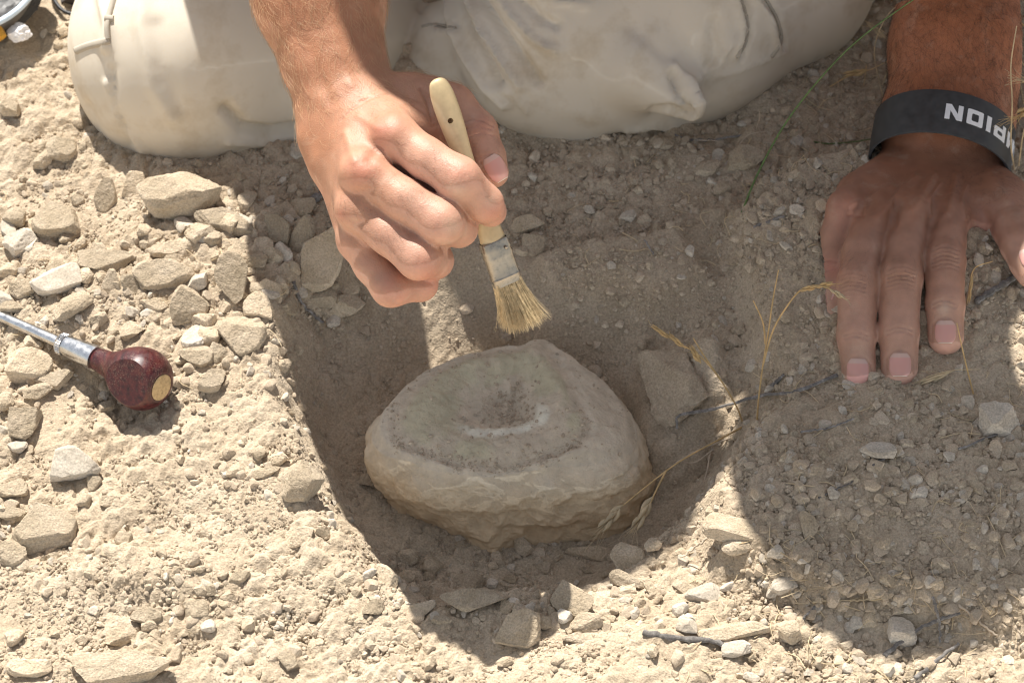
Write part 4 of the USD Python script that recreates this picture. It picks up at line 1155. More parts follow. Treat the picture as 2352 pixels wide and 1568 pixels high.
R_ = math.radians
STONES = [
    # px, py, width, height, kind, label, yaw, tilt, roll, material
    (412, 452, 196, 112, 'block', 'biggest tan block of stone, in front of the left knee', .2, .1, 0, 'shale'),
    (418, 404, 62, 44, 'block', 'knob of stone on top of the biggest block', .4, 0, 0, 'shale'),
    (520, 512, 150, 56, 'slab', 'wide flat slab leaning on the right of the biggest block', -.2, .15, .1, 'shale'),
    (458, 540, 76, 54, 'block', 'rounded chunk just below the biggest block', .5, 0, 0, 'shale'),
    (396, 572, 108, 34, 'flat', 'thin flake lying below the biggest block', .1, .2, -.1, 'shale'),
    (130, 512, 118, 84, 'slab', 'smooth flat slab on the left of the knee shadow', .3, .1, 0, 'shale'),
    (38, 506, 62, 48, 'block', 'dark sided stone near the left edge above the awl', .1, 0, 0, 'shale'),
    (40, 562, 92, 62, 'block', 'greyish white stone at the left edge above the awl', .2, 0, 0, 'pale_stone'),
    (148, 348, 84, 58, 'block', 'pointed tan stone left of the knee', .4, .2, 0, 'shale'),
    (28, 252, 56, 54, 'block', 'round stone in the shade below the pan', .4, 0, 0, 'shale'),
    (96, 372, 66, 40, 'block', 'low stone between the pan and the knee', 1.0, 0, 0, 'shale'),
    (248, 440, 60, 90, 'upright', 'slab half shaded by the left knee', .1, .7, .1, 'shale'),
    (540, 632, 84, 146, 'upright', 'tall wedge shaped slab in the middle of the rubble heap', .2, .75, .15, 'shale'),
    (600, 708, 82, 62, 'slab', 'slab at the foot of the tall wedge shaped slab', -.6, .2, .2, 'shale'),
    (738, 578, 104, 176, 'upright', 'large shaded slab standing right behind the brushing hand', -.35, .8, -.35, 'shale'),
    (690, 530, 66, 112, 'upright', 'narrow tilted slab left of the large shaded slab', -.55, .9, -.5, 'shale'),
    (640, 530, 96, 60, 'slab', 'sunlit slab tilted up against the narrow one', -.6, .5, -.3, 'shale'),
    (738, 684, 76, 50, 'slab', 'flat stone below the large shaded slab', -.4, .2, -.2, 'shale'),
    (798, 704, 84, 76, 'block', 'stone half hidden under the little finger of the brushing hand', .3, 0, 0, 'shale'),
    (764, 742, 44, 32, 'block', 'small pale pebble at the end of the curved dark twig', .4, 0, 0, 'pale_stone'),
    (662, 706, 60, 50, 'block', 'small stone left of the curved dark twig', .9, 0, 0, 'shale'),
    (622, 660, 54, 66, 'upright', 'rounded upright stone right of the tall wedge shaped slab', .3, .7, .2, 'shale'),
    (430, 692, 88, 98, 'upright', 'pointed slab leaning below the middle of the rubble heap', .4, .7, .2, 'shale'),
    (470, 738, 56, 46, 'block', 'chunk under the pointed leaning slab', .4, 0, 0, 'shale'),
    (372, 640, 150, 62, 'slab', 'broad crumbly slab left of the pointed leaning slab', .1, .35, .1, 'shale'),
    (232, 606, 160, 52, 'slab', 'long slab with a dark hollow under it in the left rubble', .05, .1, .1, 'shale'),
    (300, 640, 40, 66, 'upright', 'finger sized upright flake in the left rubble', .4, .8, .35, 'shale'),
    (258, 640, 44, 58, 'upright', 'short upright flake beside the long hollow slab', -.2, .8, .2, 'shale'),
    (356, 700, 72, 30, 'flat', 'thin flake above the awl handle', .1, .2, .1, 'shale'),
    (555, 770, 116, 92, 'slab', 'light slab with a pointed top near the pit shadow', .5, .45, .1, 'shale'),
    (454, 822, 92, 52, 'slab', 'oblong stone right of the awl handle', -.3, .2, .15, 'shale'),
    (490, 876, 82, 48, 'slab', 'rough stone at the shadow edge right of the awl handle', .4, .15, .2, 'shale'),
    (140, 650, 140, 74, 'slab', 'smooth whitish slab half buried above the awl shaft', .1, .2, 0, 'pale_stone'),
    (170, 706, 110, 50, 'block', 'crumbly clod just above the awl ferrule', .6, 0, 0, 'shale'),
    (300, 764, 74, 40, 'slab', 'flat stone behind the neck of the awl handle', .4, .2, 0, 'shale'),
    (230, 732, 54, 36, 'block', 'small clod behind the awl ferrule', .4, 0, 0, 'shale'),
    (22, 624, 54, 44, 'block', 'boxy stone at the left edge beside the whitish slab', .1, 0, 0, 'shale'),
    (58, 852, 130, 80, 'slab', 'large flat slab under the awl shaft', .3, .2, .1, 'shale'),
    (120, 876, 104, 44, 'slab', 'tilted flat stone below the awl ferrule', .15, .3, .1, 'shale'),
    (86, 904, 74, 40, 'block', 'rounded stone below the tilted flat stone at left', .5, 0, 0, 'shale'),
    (48, 972, 112, 80, 'slab', 'leaning slab low at the left edge', .6, .3, .25, 'shale'),
    (14, 926, 46, 44, 'block', 'small round stone at the left edge', .5, 0, 0, 'shale'),
    (240, 936, 54, 28, 'block', 'lone small stone left of the awl handle shadow', .5, 0, 0, 'shale'),
    (30, 706, 60, 30, 'slab', 'flat stone touching the awl shaft at the left edge', .2, .1, 0, 'shale'),
    (56, 668, 80, 40, 'slab', 'stone above the awl shaft at the left edge', .1, .2, .1, 'shale'),
    (166, 1078, 128, 92, 'block', 'chalky white lump in the sunlit dirt at left', .3, 0, 0, 'pale_stone'),
    (40, 1030, 50, 32, 'block', 'bright white chip near the left edge', .3, 0, 0, 'pale_stone'),
    (214, 1110, 44, 36, 'slab', 'tan chip at the right foot of the chalky white lump', .4, .5, 0, 'shale'),
    (30, 1128, 70, 44, 'slab', 'slab at the left edge beside the chalky white lump', .2, .2, .2, 'shale'),
    (104, 1218, 146, 116, 'slab', 'big oval flat slab low at left', .35, .15, .05, 'shale'),
    (24, 1186, 74, 34, 'slab', 'flat slab above the big oval slab at the left edge', -.1, .2, -.1, 'shale'),
    (24, 1270, 84, 62, 'slab', 'slab below the big oval slab at the left edge', .2, .2, .1, 'shale'),
    (192, 1152, 42, 34, 'block', 'brown stone right of the chalky white lump', .3, 0, 0, 'shale'),
    (250, 1150, 52, 26, 'slab', 'small flat stone in the sunlit dirt at left', .3, .2, 0, 'shale'),
    (690, 1112, 110, 92, 'block', 'rough boulder at the left rim of the pit', .15, .1, 0, 'shale'),
    (592, 1044, 42, 36, 'block', 'upright pebble in the small heap left of the pit', .2, 0, 0, 'shale'),
    (642, 1058, 48, 44, 'block', 'rounded pebble right in the small heap left of the pit', .7, 0, 0, 'shale'),
    (612, 1086, 70, 20, 'flat', 'flat chip under the small heap left of the pit', .2, .1, 0, 'shale'),
    (692, 1236, 64, 42, 'slab', 'flat stone below the rough boulder', .2, .3, 0, 'shale'),
    (550, 1330, 56, 28, 'slab', 'flat crumbly stone in the open sunlit dirt', .3, .2, 0, 'shale'),
    (285, 1240, 46, 40, 'block', 'crumb sized stone right of the big oval slab', .3, .2, 0, 'shale'),
    (272, 1468, 66, 46, 'block', 'angular stone with a shaded front, lower left', .2, .2, 0, 'shale'),
    (335, 1416, 74, 40, 'slab', 'slab shaped stone above the angular one, lower left', .3, .3, 0, 'shale'),
    (446, 1400, 66, 52, 'slab', 'roundish slab in the lower left dirt', .5, .35, 0, 'shale'),
    (270, 1542, 260, 70, 'slab', 'broad half buried slab at the bottom edge, left', .05, .1, 0, 'shale'),
    (70, 1532, 110, 46, 'slab', 'slab in the bottom left corner', .1, .2, 0, 'shale'),
    (664, 1522, 62, 42, 'slab', 'lone stone at the bottom, left of the middle', -.4, .3, 0, 'shale'),
    (480, 1440, 40, 34, 'block', 'white pebble in the lower left dirt', .4, 0, 0, 'pale_stone'),
    (32, 1470, 60, 40, 'block', 'clod near the bottom left corner', .4, 0, 0, 'shale'),
    (1085, 1376, 170, 58, 'slab', 'long brown slab at the tip of the hand shadow', .05, .2, 0, 'shale'),
    (1100, 1364, 66, 22, 'flat', 'thin sheet lying on the long brown slab', .1, .15, 0, 'shale'),
    (1192, 1448, 124, 92, 'slab', 'tilted slab half in the hand shadow below the pit', .55, .45, -.25, 'shale'),
    (1078, 1334, 68, 44, 'slab', 'shaded flake above the long brown slab', -.5, .3, -.1, 'shale'),
    (886, 1324, 74, 36, 'flat', 'pointed shard at the lower left of the pit', -.5, .4, -.2, 'shale'),
    (846, 1322, 46, 28, 'block', 'pale stone left of the pointed shard', .4, 0, 0, 'pale_stone'),
    (940, 1278, 54, 40, 'block', 'shaded clod in front of the fossil at left', .4, 0, 0, 'shale'),
    (990, 1302, 56, 44, 'block', 'shaded rounded stone in front of the fossil', .8, 0, 0, 'shale'),
    (928, 1326, 54, 34, 'block', 'dark brown stone beside the pointed shard', .5, 0, 0, 'shale'),
    (1130, 1342, 34, 24, 'block', 'small pale pebble right of the shaded flake', .5, 0, 0, 'pale_stone'),
    (1206, 1256, 48, 44, 'block', 'brown clod below the front of the fossil', .5, 0, 0, 'shale'),
    (1362, 1272, 124, 34, 'slab', 'long narrow slab right in front of the fossil', -.05, .5, 0, 'shale'),
    (1440, 1286, 84, 66, 'slab', 'ribbed stone right of the long narrow slab', -.5, .6, -.2, 'shale'),
    (1500, 1256, 42, 34, 'block', 'round stone under the dry seed heads', .5, 0, 0, 'shale'),
    (1310, 1256, 44, 24, 'slab', 'flat chip left of the long narrow slab', .2, .3, 0, 'shale'),
    (1314, 1220, 32, 26, 'block', 'round white pebble at the right foot of the fossil', .5, 0, 0, 'pale_stone'),
    (1440, 1334, 88, 34, 'slab', 'tilted flat stone below the ribbed stone', -.35, .6, -.2, 'shale'),
    (1442, 1356, 42, 24, 'block', 'little stone tucked under the tilted flat stone', .3, 0, 0, 'shale'),
    (1322, 1382, 112, 74, 'slab', 'broad sunlit slab in the rubble below the fossil', -.5, .4, -.2, 'shale'),
    (1352, 1430, 96, 44, 'slab', 'slab below the broad sunlit one', .1, .25, -.1, 'shale'),
    (1328, 1466, 74, 24, 'flat', 'thin chip at the rim of the bottom bank', .05, .2, 0, 'shale'),
    (1215, 1398, 36, 26, 'block', 'bright white pebble at the shadow tip', .5, 0, 0, 'pale_stone'),
    (1296, 1420, 46, 36, 'block', 'whitish clod between two sunlit slabs', .5, 0, 0, 'pale_stone'),
    (972, 1398, 70, 34, 'slab', 'flat stone left of the long brown slab', .1, .2, 0, 'shale'),
    (1012, 1424, 54, 28, 'block', 'small rounded stone below the long brown slab', .1, .2, 0, 'shale'),
    (856, 1398, 58, 34, 'slab', 'stone in the sunlit dirt left of the shadow tip', .4, .2, 0, 'shale'),
    (1160, 1520, 40, 26, 'block', 'small clod on the bottom bank under the tilted slab', .4, .2, 0, 'shale'),
    (1500, 1360, 60, 26, 'slab', 'leaning chip at the foot of the right bank', -.6, .5, -.3, 'shale'),
    (1690, 1224, 160, 62, 'slab', 'jutting plate of earth on the sunlit edge of the right bank', -.2, -.05, .1, 'shale'),
    (1700, 1255, 90, 44, 'block', 'bulge under the jutting plate', .2, .1, 0, 'shale'),
    (1856, 1200, 44, 76, 'upright', 'upright yellowish stone at the shadow edge of the right bank', .2, .5, .25, 'shale'),
    (1622, 1366, 100, 44, 'slab', 'pale oblong stone in the rubble of the right bank', .15, .2, .1, 'pale_stone'),
    (1808, 1346, 80, 46, 'slab', 'pale wedge stone right of the pale oblong one', .3, .2, .1, 'pale_stone'),
    (1576, 1352, 74, 28, 'flat', 'curved thin slab at the left foot of the right bank', -.4, .3, -.2, 'shale'),
    (1690, 1452, 176, 40, 'slab', 'tent shaped thin slab at the bottom right', .08, .3, 0, 'shale'),
    (1694, 1492, 84, 44, 'block', 'chalky stone under the tent shaped slab', .3, 0, 0, 'pale_stone'),
    (1812, 1452, 60, 60, 'block', 'stone with a shaded notch right of the tent shaped slab', .3, 0, 0, 'shale'),
    (1580, 1440, 58, 44, 'block', 'whitish stone left of the tent shaped slab', .3, 0, 0, 'pale_stone'),
    (1560, 1400, 44, 40, 'block', 'stone on the slope left of the pale oblong stone', .3, 0, 0, 'pale_stone'),
    (1780, 1270, 42, 36, 'block', 'pale round clod below the jutting plate', .3, 0, 0, 'pale_stone'),
    (2062, 1462, 84, 78, 'block', 'big angular white stone behind the grey twig', .3, 0, 0, 'pale_stone'),
    (1998, 1422, 62, 48, 'block', 'tan stone left of the angular white stone', .6, .2, 0, 'shale'),
    (1964, 1432, 36, 36, 'block', 'pale stone touching the tan one, bottom right', .2, .2, 0, 'pale_stone'),
    (2116, 1132, 36, 28, 'block', 'small pale cube shaped stone in the shade of the bank', .2, .1, 0, 'pale_stone'),
    (2012, 1036, 94, 44, 'slab', 'long low clod in the shaded gravel under the hand', -.1, .1, 0, 'pale_stone'),
    (2288, 974, 112, 82, 'block', 'rounded grey lump at the right edge below the thumb', .1, .1, 0, 'pale_stone'),
    (2010, 1362, 52, 42, 'block', 'brown round stone in the shade, bottom right', .1, .1, 0, 'shale'),
    (2134, 1336, 46, 34, 'block', 'pale stone in the shaded crack of the bank', .1, .1, 0, 'pale_stone'),
    (1706, 372, 104, 66, 'block', 'largest stone between the trousers and the green blade', .1, .1, 0, 'shale'),
    (1828, 330, 40, 32, 'block', 'light pebble right of the green blade', .1, .1, 0, 'pale_stone'),
    (1628, 390, 70, 40, 'slab', 'flat stone left of the largest stone behind the bank', .3, .2, 0, 'shale'),
    (1762, 424, 42, 38, 'block', 'stone touching the green blade', .3, .2, 0, 'shale'),
    (1660, 436, 48, 30, 'block', 'stone below the flat stone behind the bank', .3, .2, 0, 'shale'),
    (1440, 500, 46, 30, 'block', 'pale pebble in the shade behind the brush', .3, .2, 0, 'pale_stone'),
    (1210, 520, 84, 44, 'block', 'clod in the shade right of the brush ferrule', .3, .2, 0, 'shale'),
    (1230, 560, 60, 60, 'slab', 'flat stone standing beside the brush ferrule', .5, .5, 0, 'shale'),
]
for k, (px, py, w_, h_, kind, label, yaw, tx, ty, m_) in enumerate(STONES):
    nm_ = 'stone_slab' if kind in ('slab', 'upright', 'flat') else 'stone'
    stone(nm_, px, py, w_, h_, kind, label, seed=100 + k, yaw=yaw, tx=tx, ty=ty, material=m_)

bp = G(1552, 905)
v, f = rock(4242, .0275, .027, .024, 4, False, 1.9)
v = v + (0.0022 * (meshkit.fbm(v * 260 + 5, 3, 7) - 0.5))[:, None] * unit_rows(v)
tag(obj('soil_block', (v @ rot(.7, .35, .2).T + bp + V(0, .004, .003), f), 'soil', loc=bp + V(0, .004, .003), smooth=40), 'big rugged block of earth stuck in the pit wall right of the fossil', 'block')
crumbs_on(top, (RH * (0.12 + 2.2 * np.exp(-((rw - 0.12) / 0.16) ** 2) + 1.6 * frontm * np.exp(-((rw - 0.88) / 0.07) ** 2))), 1300, 3, 'loose_crumbs', 'loose crumbs of earth lying in the hollow and groove of the fossil')
# smaller stones that nothing tells apart, by area
AREAS = [
    ('tan shale fragment in the sunlit rubble left of the brushing hand', 'fragments in the left rubble', [(0, 420), (180, 430), (340, 400), (560, 430), (740, 440), (740, 720), (620, 760), (560, 860), (420, 880), (0, 980)], 92, (22, 78), 'shale'),
    ('small stone lying in the bright dirt at lower left', 'stones in the lower left dirt', [(0, 980), (420, 960), (640, 960), (760, 1090), (840, 1300), (1000, 1460), (700, 1568), (0, 1568)], 44, (14, 36), 'shale'),
    ('small shard in the rubble below the fossil', 'shards below the fossil', [(860, 1290), (1250, 1270), (1540, 1230), (1560, 1330), (1400, 1470), (1200, 1500), (1000, 1450)], 40, (15, 44), 'shale'),
    ('pale stone on the sunlit lower part of the right bank', 'stones on the lower right bank', [(1560, 1260), (1700, 1180), (1850, 1300), (1960, 1400), (2352, 1490), (2352, 1568), (1500, 1568), (1480, 1480)], 36, (16, 44), 'pale_stone'),
    ('pale pebble in the shaded gravel of the right bank', 'pebbles on the shaded right bank', [(1780, 920), (2352, 900), (2352, 1440), (1950, 1400), (1850, 1180), (1740, 1080)], 30, (14, 32), 'pale_stone'),
    ('stone in the shade behind the pit and the brush', 'stones in the shade behind the pit', [(1180, 340), (1560, 330), (1800, 200), (1980, 420), (1880, 520), (1640, 500), (1400, 560), (1220, 500)], 30, (15, 38), 'shale'),
    ('soft clod of earth on the shaded floor or wall of the pit', 'clods in the pit', [(720, 760), (1000, 700), (1400, 690), (1600, 800), (1660, 1000), (1540, 1180), (1300, 1290), (1000, 1320), (840, 1240), (760, 1060)], 34, (16, 50), 'soil'),
    ('stone on the ground between the pan and the left knee', 'stones left of the knee', [(90, 30), (165, 30), (190, 330), (260, 400), (160, 470), (0, 480), (0, 330), (110, 280)], 16, (14, 36), 'shale')]
for k, (label, grp, poly, n_, (s0, s1), m_) in enumerate(AREAS):
    r = np.random.default_rng(40 + k); P_ = np.array(poly, float); got = []
    if k == 0:
        got = list(r.normal((560, 600), (150, 110), (34, 2)))
    while len(got) < n_:
        c = r.uniform(P_.min(0), P_.max(0), (200, 2))
        got += list(c[poly_sd(c[:, 0], c[:, 1], poly) < 0])
    c = np.array(got[:n_]); pts, dd = hit(c[:, 0], c[:, 1])
    for q_ in range(n_):
        w_ = s0 + (s1 - s0) * r.random() ** 1.8
        kind = ['slab', 'block', 'block', 'flat', 'upright'][r.integers(0, 5 if k in (0, 2) else 3)]
        mat_ = m_ if r.random() < .75 or m_ == 'soil' else ('pale_stone' if m_ == 'shale' else 'shale')
        adj = {'slab': 'flat sided', 'block': 'blocky', 'flat': 'thin flat', 'upright': 'steeply tilted'}[kind]
        big = ' larger' if w_ > s0 + .45 * (s1 - s0) else ''
        tone = ' whitish' if mat_ == 'pale_stone' and m_ == 'shale' else ' brownish' if mat_ == 'shale' and m_ == 'pale_stone' else ''
        lab_ = f'{adj}{big}{tone} {label}'.replace('brownish pale', 'brownish').replace('whitish tan', 'whitish')
        stone('small_stone', c[q_, 0], c[q_, 1], w_, w_ * r.uniform(.5, .85), kind, lab_, group=f'{adj}{big}{tone} {grp}', seed=1000 + k * 200 + q_, yaw=r.uniform(0, 6.3), tx=r.uniform(-.3, .6), ty=r.uniform(-.45, .45), material=mat_, at=(pts[q_], dd[q_]), sub=3 if w_ > 26 else 2)


def scatter(name, label, cat, count, sizes, seed, protos, density, materials):
    inst = UsdGeom.PointInstancer.Define(stage, path_for(name)); prim = inst.GetPrim()
    tag(prim, label, cat, kind='stuff')
    rel = inst.CreatePrototypesRel()
    for k in range(protos):
        r0 = np.random.default_rng(seed + k)
        v, f = rock(seed * 31 + k, 1.0, r0.uniform(.65, .95), r0.uniform(.5, .8), 1 if sizes[1] < .0022 else 2, False, 0.8)
        g = usdkit.mesh(stage, f'{prim.GetPath()}/grain_{k:03d}', trimesh.Trimesh(v, f, process=False), LOOK[materials[k % len(materials)]])
        rel.AddTarget(g.GetPath())
    r = np.random.default_rng(seed)
    u, w = r.uniform(-120, 2480, count * 3), r.uniform(-120, 1700, count * 3)
    keep = r.random(len(u)) < density(u, w); u, w = u[keep][:count], w[keep][:count]
    d = np.stack([(u - 1176) / FPX, -(w - 784) / FPX, -np.ones_like(u)], -1) @ ROT.T
    t = (SLOPE * EYE[1] - EYE[2]) / (d[:, 2] - SLOPE * d[:, 1]); p = EYE + d * t[:, None]
    x, y = p[:, 0], p[:, 1]
    s = sizes[0] * (sizes[1] / sizes[0]) ** (r.random(len(x)) ** 2.2)
    z = height(x, y) + s * r.uniform(-0.25, 0.35, len(x))
    q = r.normal(0, 1, (len(x), 4)); q /= np.linalg.norm(q, axis=1, keepdims=True)
    inst.CreatePositionsAttr(Vt.Vec3fArray.FromNumpy(np.stack([x, y, z], 1).astype(np.float32)))
    inst.CreateScalesAttr(Vt.Vec3fArray.FromNumpy((s[:, None] * np.ones(3)).astype(np.float32)))
    inst.CreateOrientationsAttr(Vt.QuathArray([Gf.Quath(*map(float, a)) for a in q]))
    inst.CreateProtoIndicesAttr(Vt.IntArray.FromNumpy(r.integers(0, protos, len(x)).astype(np.int32)))
    return prim


def dens2(u, w):
    right = sstep(1560, 1800, u) * sstep(380, 560, w); back = sstep(1100, 1250, u) * sstep(760, 560, w); left = sstep(760, 600, u) * sstep(380, 440, w) * sstep(1000, 850, w)
    n = meshkit.fbm(np.stack([u / 150, w / 110, u * 0], -1), 3, 77)
    return np.clip(0.05 + 0.75 * sstep(0.5, 0.68, n) * sstep(900, 1100, w) + 0.95 * np.maximum(np.maximum(right, 0.75 * back), 0.7 * left) * sstep(0.30, 0.5, n), 0, 1)


def dens(u, w):
    n = meshkit.fbm(np.stack([u / 170, w / 120, u * 0], -1), 3, 71)
    d = 0.10 + 0.9 * sstep(0.44, 0.64, n)
    pit = poly_sd(u, w, PIT)
    d = d * (1 - 0.3 * sstep(10, -60, pit) * sstep(1010, 900, w))
    right = sstep(1680, 1780, u) * sstep(430, 540, w)
    return np.clip(np.maximum(d, 0.75 * right), 0, 1)


scatter('fine_gravel', 'fine tan crumbs of earth strewn all over the ground', 'gravel', 80000, (.00040, .0020), 3, 8, dens, ['crumb', 'soil', 'crumb', 'shale'])
scatter('gravel', 'coarser crumbs and pebbles strewn over the ground', 'gravel', 11000, (.0012, .0050), 4, 14, dens2, ['crumb', 'soil', 'crumb', 'shale', 'crumb', 'soil', 'pale_stone'])

# ------------------------------------------------------------------ paint brush
def B(zy, off=0.0, z=0.0):
    t = (zy - 350) / 1130
    return pc(537 + (905 + 395 * t + off) * .5137, zy * .5137, 1.016 - (7 - 48 * t + z) * 0.92e-3)


brush = thing('paint_brush', 'flat wooden paint brush with pale bristles held in the hand', 'brush', B(900) @ ROT.T + EYE)
b0, b1 = B(352), B(1480)
bd = unit(b1 - b0); bs = unit(np.cross(bd, [0.25, 0, 1.0])); bs = bs if bs[0] > 0 else -bs
bw = np.cross(bs, bd); bw = bw if bw[2] > 0 else -bw


def along(zy):
    return (B(zy) - b0) @ bd


prof = [(352, .4, .3), (356, 2.4, 1.6), (372, 4.3, 2.6), (420, 5.7, 3.6), (500, 6.0, 4.1), (580, 5.6, 4.3), (680, 4.7, 4.2), (800, 4.2, 4.0), (900, 4.5, 3.9), (1000, 5.6, 3.9), (1060, 6.3, 3.9), (1100, 6.4, 3.7)]
L = spline([(along(a), b, c) for a, b, c in prof], 60)
an = np.linspace(0, 2 * np.pi, 37)[:-1]
pv = np.array([b0 + bd * s + bs * (np.cos(an) * np.abs(np.cos(an)) ** -.15 * 0 + np.cos(an))[:, None] * a * mm + bw * np.sin(an)[:, None] * c * mm for s, a, c in L]).reshape(-1, 3)
nl = len(L); ft = []
i, j = np.meshgrid(np.arange(nl - 1), np.arange(36), indexing='ij')
q1 = lambda a, b: (a * 36 + b % 36).ravel()
ft = np.vstack([np.stack([q1(i, j), q1(i + 1, j), q1(i + 1, j + 1)], 1), np.stack([q1(i, j), q1(i + 1, j + 1), q1(i, j + 1)], 1)])
pv = np.vstack([pv, pv[:36].mean(0), pv[-36:].mean(0)]); k36 = np.arange(36)
ft = np.vstack([ft, np.stack([np.full(36, len(pv) - 2), k36, (k36 + 1) % 36], 1), np.stack([np.full(36, len(pv) - 1), (nl - 1) * 36 + (k36 + 1) % 36, (nl - 1) * 36 + k36], 1)])
hm_ = trimesh.Trimesh(pv, ft, process=False)
if hm_.volume < 0:
    hm_.invert()
hole = trimesh.creation.cylinder(radius=1.35 * mm, height=0.03, sections=24)
hc = B(535, -14)
Mx = np.eye(4); Mx[:3, 0], Mx[:3, 1], Mx[:3, 2] = bs, bd, np.cross(bs, bd); Mx[:3, 3] = hc
hole.apply_transform(Mx)
try:
    mf = lambda t: manifold3d.Manifold(manifold3d.Mesh(np.asarray(t.vertices, np.float32), np.asarray(t.faces, np.uint32)))
    cutm = (mf(hm_) - mf(hole)).to_mesh(); cand = trimesh.Trimesh(cutm.vert_properties[:, :3], cutm.tri_verts, process=False)
    hm_ = cand if len(cand.faces) > 500 else hm_
except Exception:
    pass
obj('handle', trimesh.Trimesh(to_world(hm_.vertices), hm_.faces, process=False), 'varnished_wood', brush, smooth=40)
fprof = [(1072, 6.7, 3.9), (1078, 7.1, 4.3), (1100, 7.15, 4.3), (1110, 7.5, 4.6), (1120, 7.1, 4.3), (1135, 7.5, 4.6), (1147, 7.1, 4.3), (1190, 7.2, 4.1), (1222, 7.2, 4.0), (1230, 7.6, 4.4), (1240, 7.2, 4.0), (1262, 7.2, 3.9)]
rows = []
for zy, a, c in fprof:
    rows.append(b0 + bd * along(zy) + bs * (np.sign(np.cos(an)) * np.abs(np.cos(an)) ** .55)[:, None] * a * mm + bw * (np.sign(np.sin(an)) * np.abs(np.sin(an)) ** .55)[:, None] * c * mm)
rows.append(b0 + bd * along(1262) + (rows[-1] - (b0 + bd * along(1262))) * .9); rows.append(b0 + bd * along(1240) + (rows[-1] - (b0 + bd * along(1262))) * .98)
pv = np.array(rows).reshape(-1, 3); nl = len(rows)
i, j = np.meshgrid(np.arange(nl - 1), np.arange(36), indexing='ij')
fr = trimesh.Trimesh(to_world(pv), np.vstack([np.stack([q1(i, j), q1(i + 1, j), q1(i + 1, j + 1)], 1), np.stack([q1(i, j), q1(i + 1, j + 1), q1(i, j + 1)], 1)]), process=False)
obj('ferrule', fr, 'tin', brush, smooth=35)
for zy, off in ((1098, -40), (1098, 40)):
    obj('rivet', trimesh.Trimesh(to_world(lathe([(0.05 * mm, .5 * mm), (.7 * mm, .4 * mm), (.9 * mm, 0), (.9 * mm, -.6 * mm)], B(zy, off) + bw * 4.3 * mm, bw, 12).vertices), lathe([(0.05, .5), (.7, .4), (.9, 0), (.9, -.6)], V(0, 0, 0), bw, 12).faces, process=False), 'tin', brush, smooth=True)
r = np.random.default_rng(5); st = []
for k in range(1500):
    a, c = r.uniform(-1, 1), r.uniform(-1, 1)
    root = b0 + bd * along(1250) + bs * a * 6.6 * mm + bw * c * 3.5 * mm
    ln = r.uniform(.88, 1.06) * 25 * mm * (1 - .10 * abs(a) ** 2)
    if r.random() < .06:
        ln *= r.uniform(.6, 1.1)
    fl = a * .15 + r.normal(0, .035) + 0.05; fw = c * .22 + r.normal(0, .05)
    if r.random() < .006:
        fl += r.normal(0, .2)
    s = np.linspace(0, 1, 6)[:, None]
    st.append(to_world(root + ln * (s * bd + (fl * s ** 1.3 + r.normal(0, .05) * s ** 3) * bs + (fw * s ** 1.3) * bw)))
curves('bristles', st, 0.26 * mm, 'bristle', brush)
core_ = [b0 + bd * along(zy) for zy in (1245, 1330, 1400)]
rows = [c + bs * np.cos(an)[:, None] * a * mm + bw * np.sin(an)[:, None] * b_ * mm for c, a, b_ in zip(core_, (6.4, 6.8, 4.5), (3.4, 3.6, 2.0))]
i, j = np.meshgrid(np.arange(2), np.arange(36), indexing='ij')
obj('bristle_root', trimesh.Trimesh(to_world(np.array(rows).reshape(-1, 3)), np.vstack([np.stack([q1(i, j), q1(i + 1, j), q1(i + 1, j + 1)], 1), np.stack([q1(i, j), q1(i + 1, j + 1), q1(i, j + 1)], 1)]), process=False), 'bristle_core', brush, smooth=True)

# ------------------------------------------------------------------ awl
bc_ = G(338, 930); ad = G(338, 948)[1] * 0 + 1
ball = bc_ + V(0, 0.004, 0.0165)
_, _, dball = project(ball[None])
ball = P(330, 868, dball[0])
axw = ROT @ unit(V(0.823, -0.32, 0.47))
ball = ball - ROT[:, 2] * -0.009
R = 17.2 * mm
pr = [(5.2, -34), (5.7, -33.2), (6.5, -30), (6.8, -27), (7.3, -23.5), (8.8, -19.5), (11.2, -15.5), (13.6, -12), (15.9, -6.5), (17.1, 0), (16.6, 5), (14.6, 9.6), (11.6, 13.0), (8.6, 14.6), (8.0, 14.8), (0.05, 14.8)]
pr2 = spline([(a, b, 0) for a, b in pr[:-2]], 70)[:, :2]
pr2 = np.vstack([[(0.05, -34)], pr2, [(0.05, 14.8)]]) * mm
awl = thing('awl', 'awl with dark red wooden bulb handle and steel shaft lying in the rubble', 'tool', bc_)
hb = lathe(pr2, ball, axw, 64)
nrm_ = unit(ROT @ V(-.44, -.15, .885))
cut_ = manifold3d.Manifold(manifold3d.Mesh(np.asarray((hb.vertices - ball) * 1000, np.float32), np.asarray(hb.faces, np.uint32)))
if cut_.volume() < 0 or cut_.is_empty():
    hb.invert(); cut_ = manifold3d.Manifold(manifold3d.Mesh(np.asarray((hb.vertices - ball) * 1000, np.float32), np.asarray(hb.faces, np.uint32)))
cut_ = cut_.trim_by_plane(tuple(map(float, -nrm_)), -11.6).to_mesh()
obj('handle', trimesh.Trimesh(cut_.vert_properties[:, :3] * .001 + ball, cut_.tri_verts, process=False), 'dark_red_wood', awl, smooth=24)
obj('end_cap', lathe([(.05 * mm, 15.3 * mm), (7.0 * mm, 15.25 * mm), (7.4 * mm, 15.0 * mm), (7.4 * mm, 14.2 * mm), (.05 * mm, 14.2 * mm)][::-1], ball, axw, 40), 'worn_brass', awl, smooth=35)
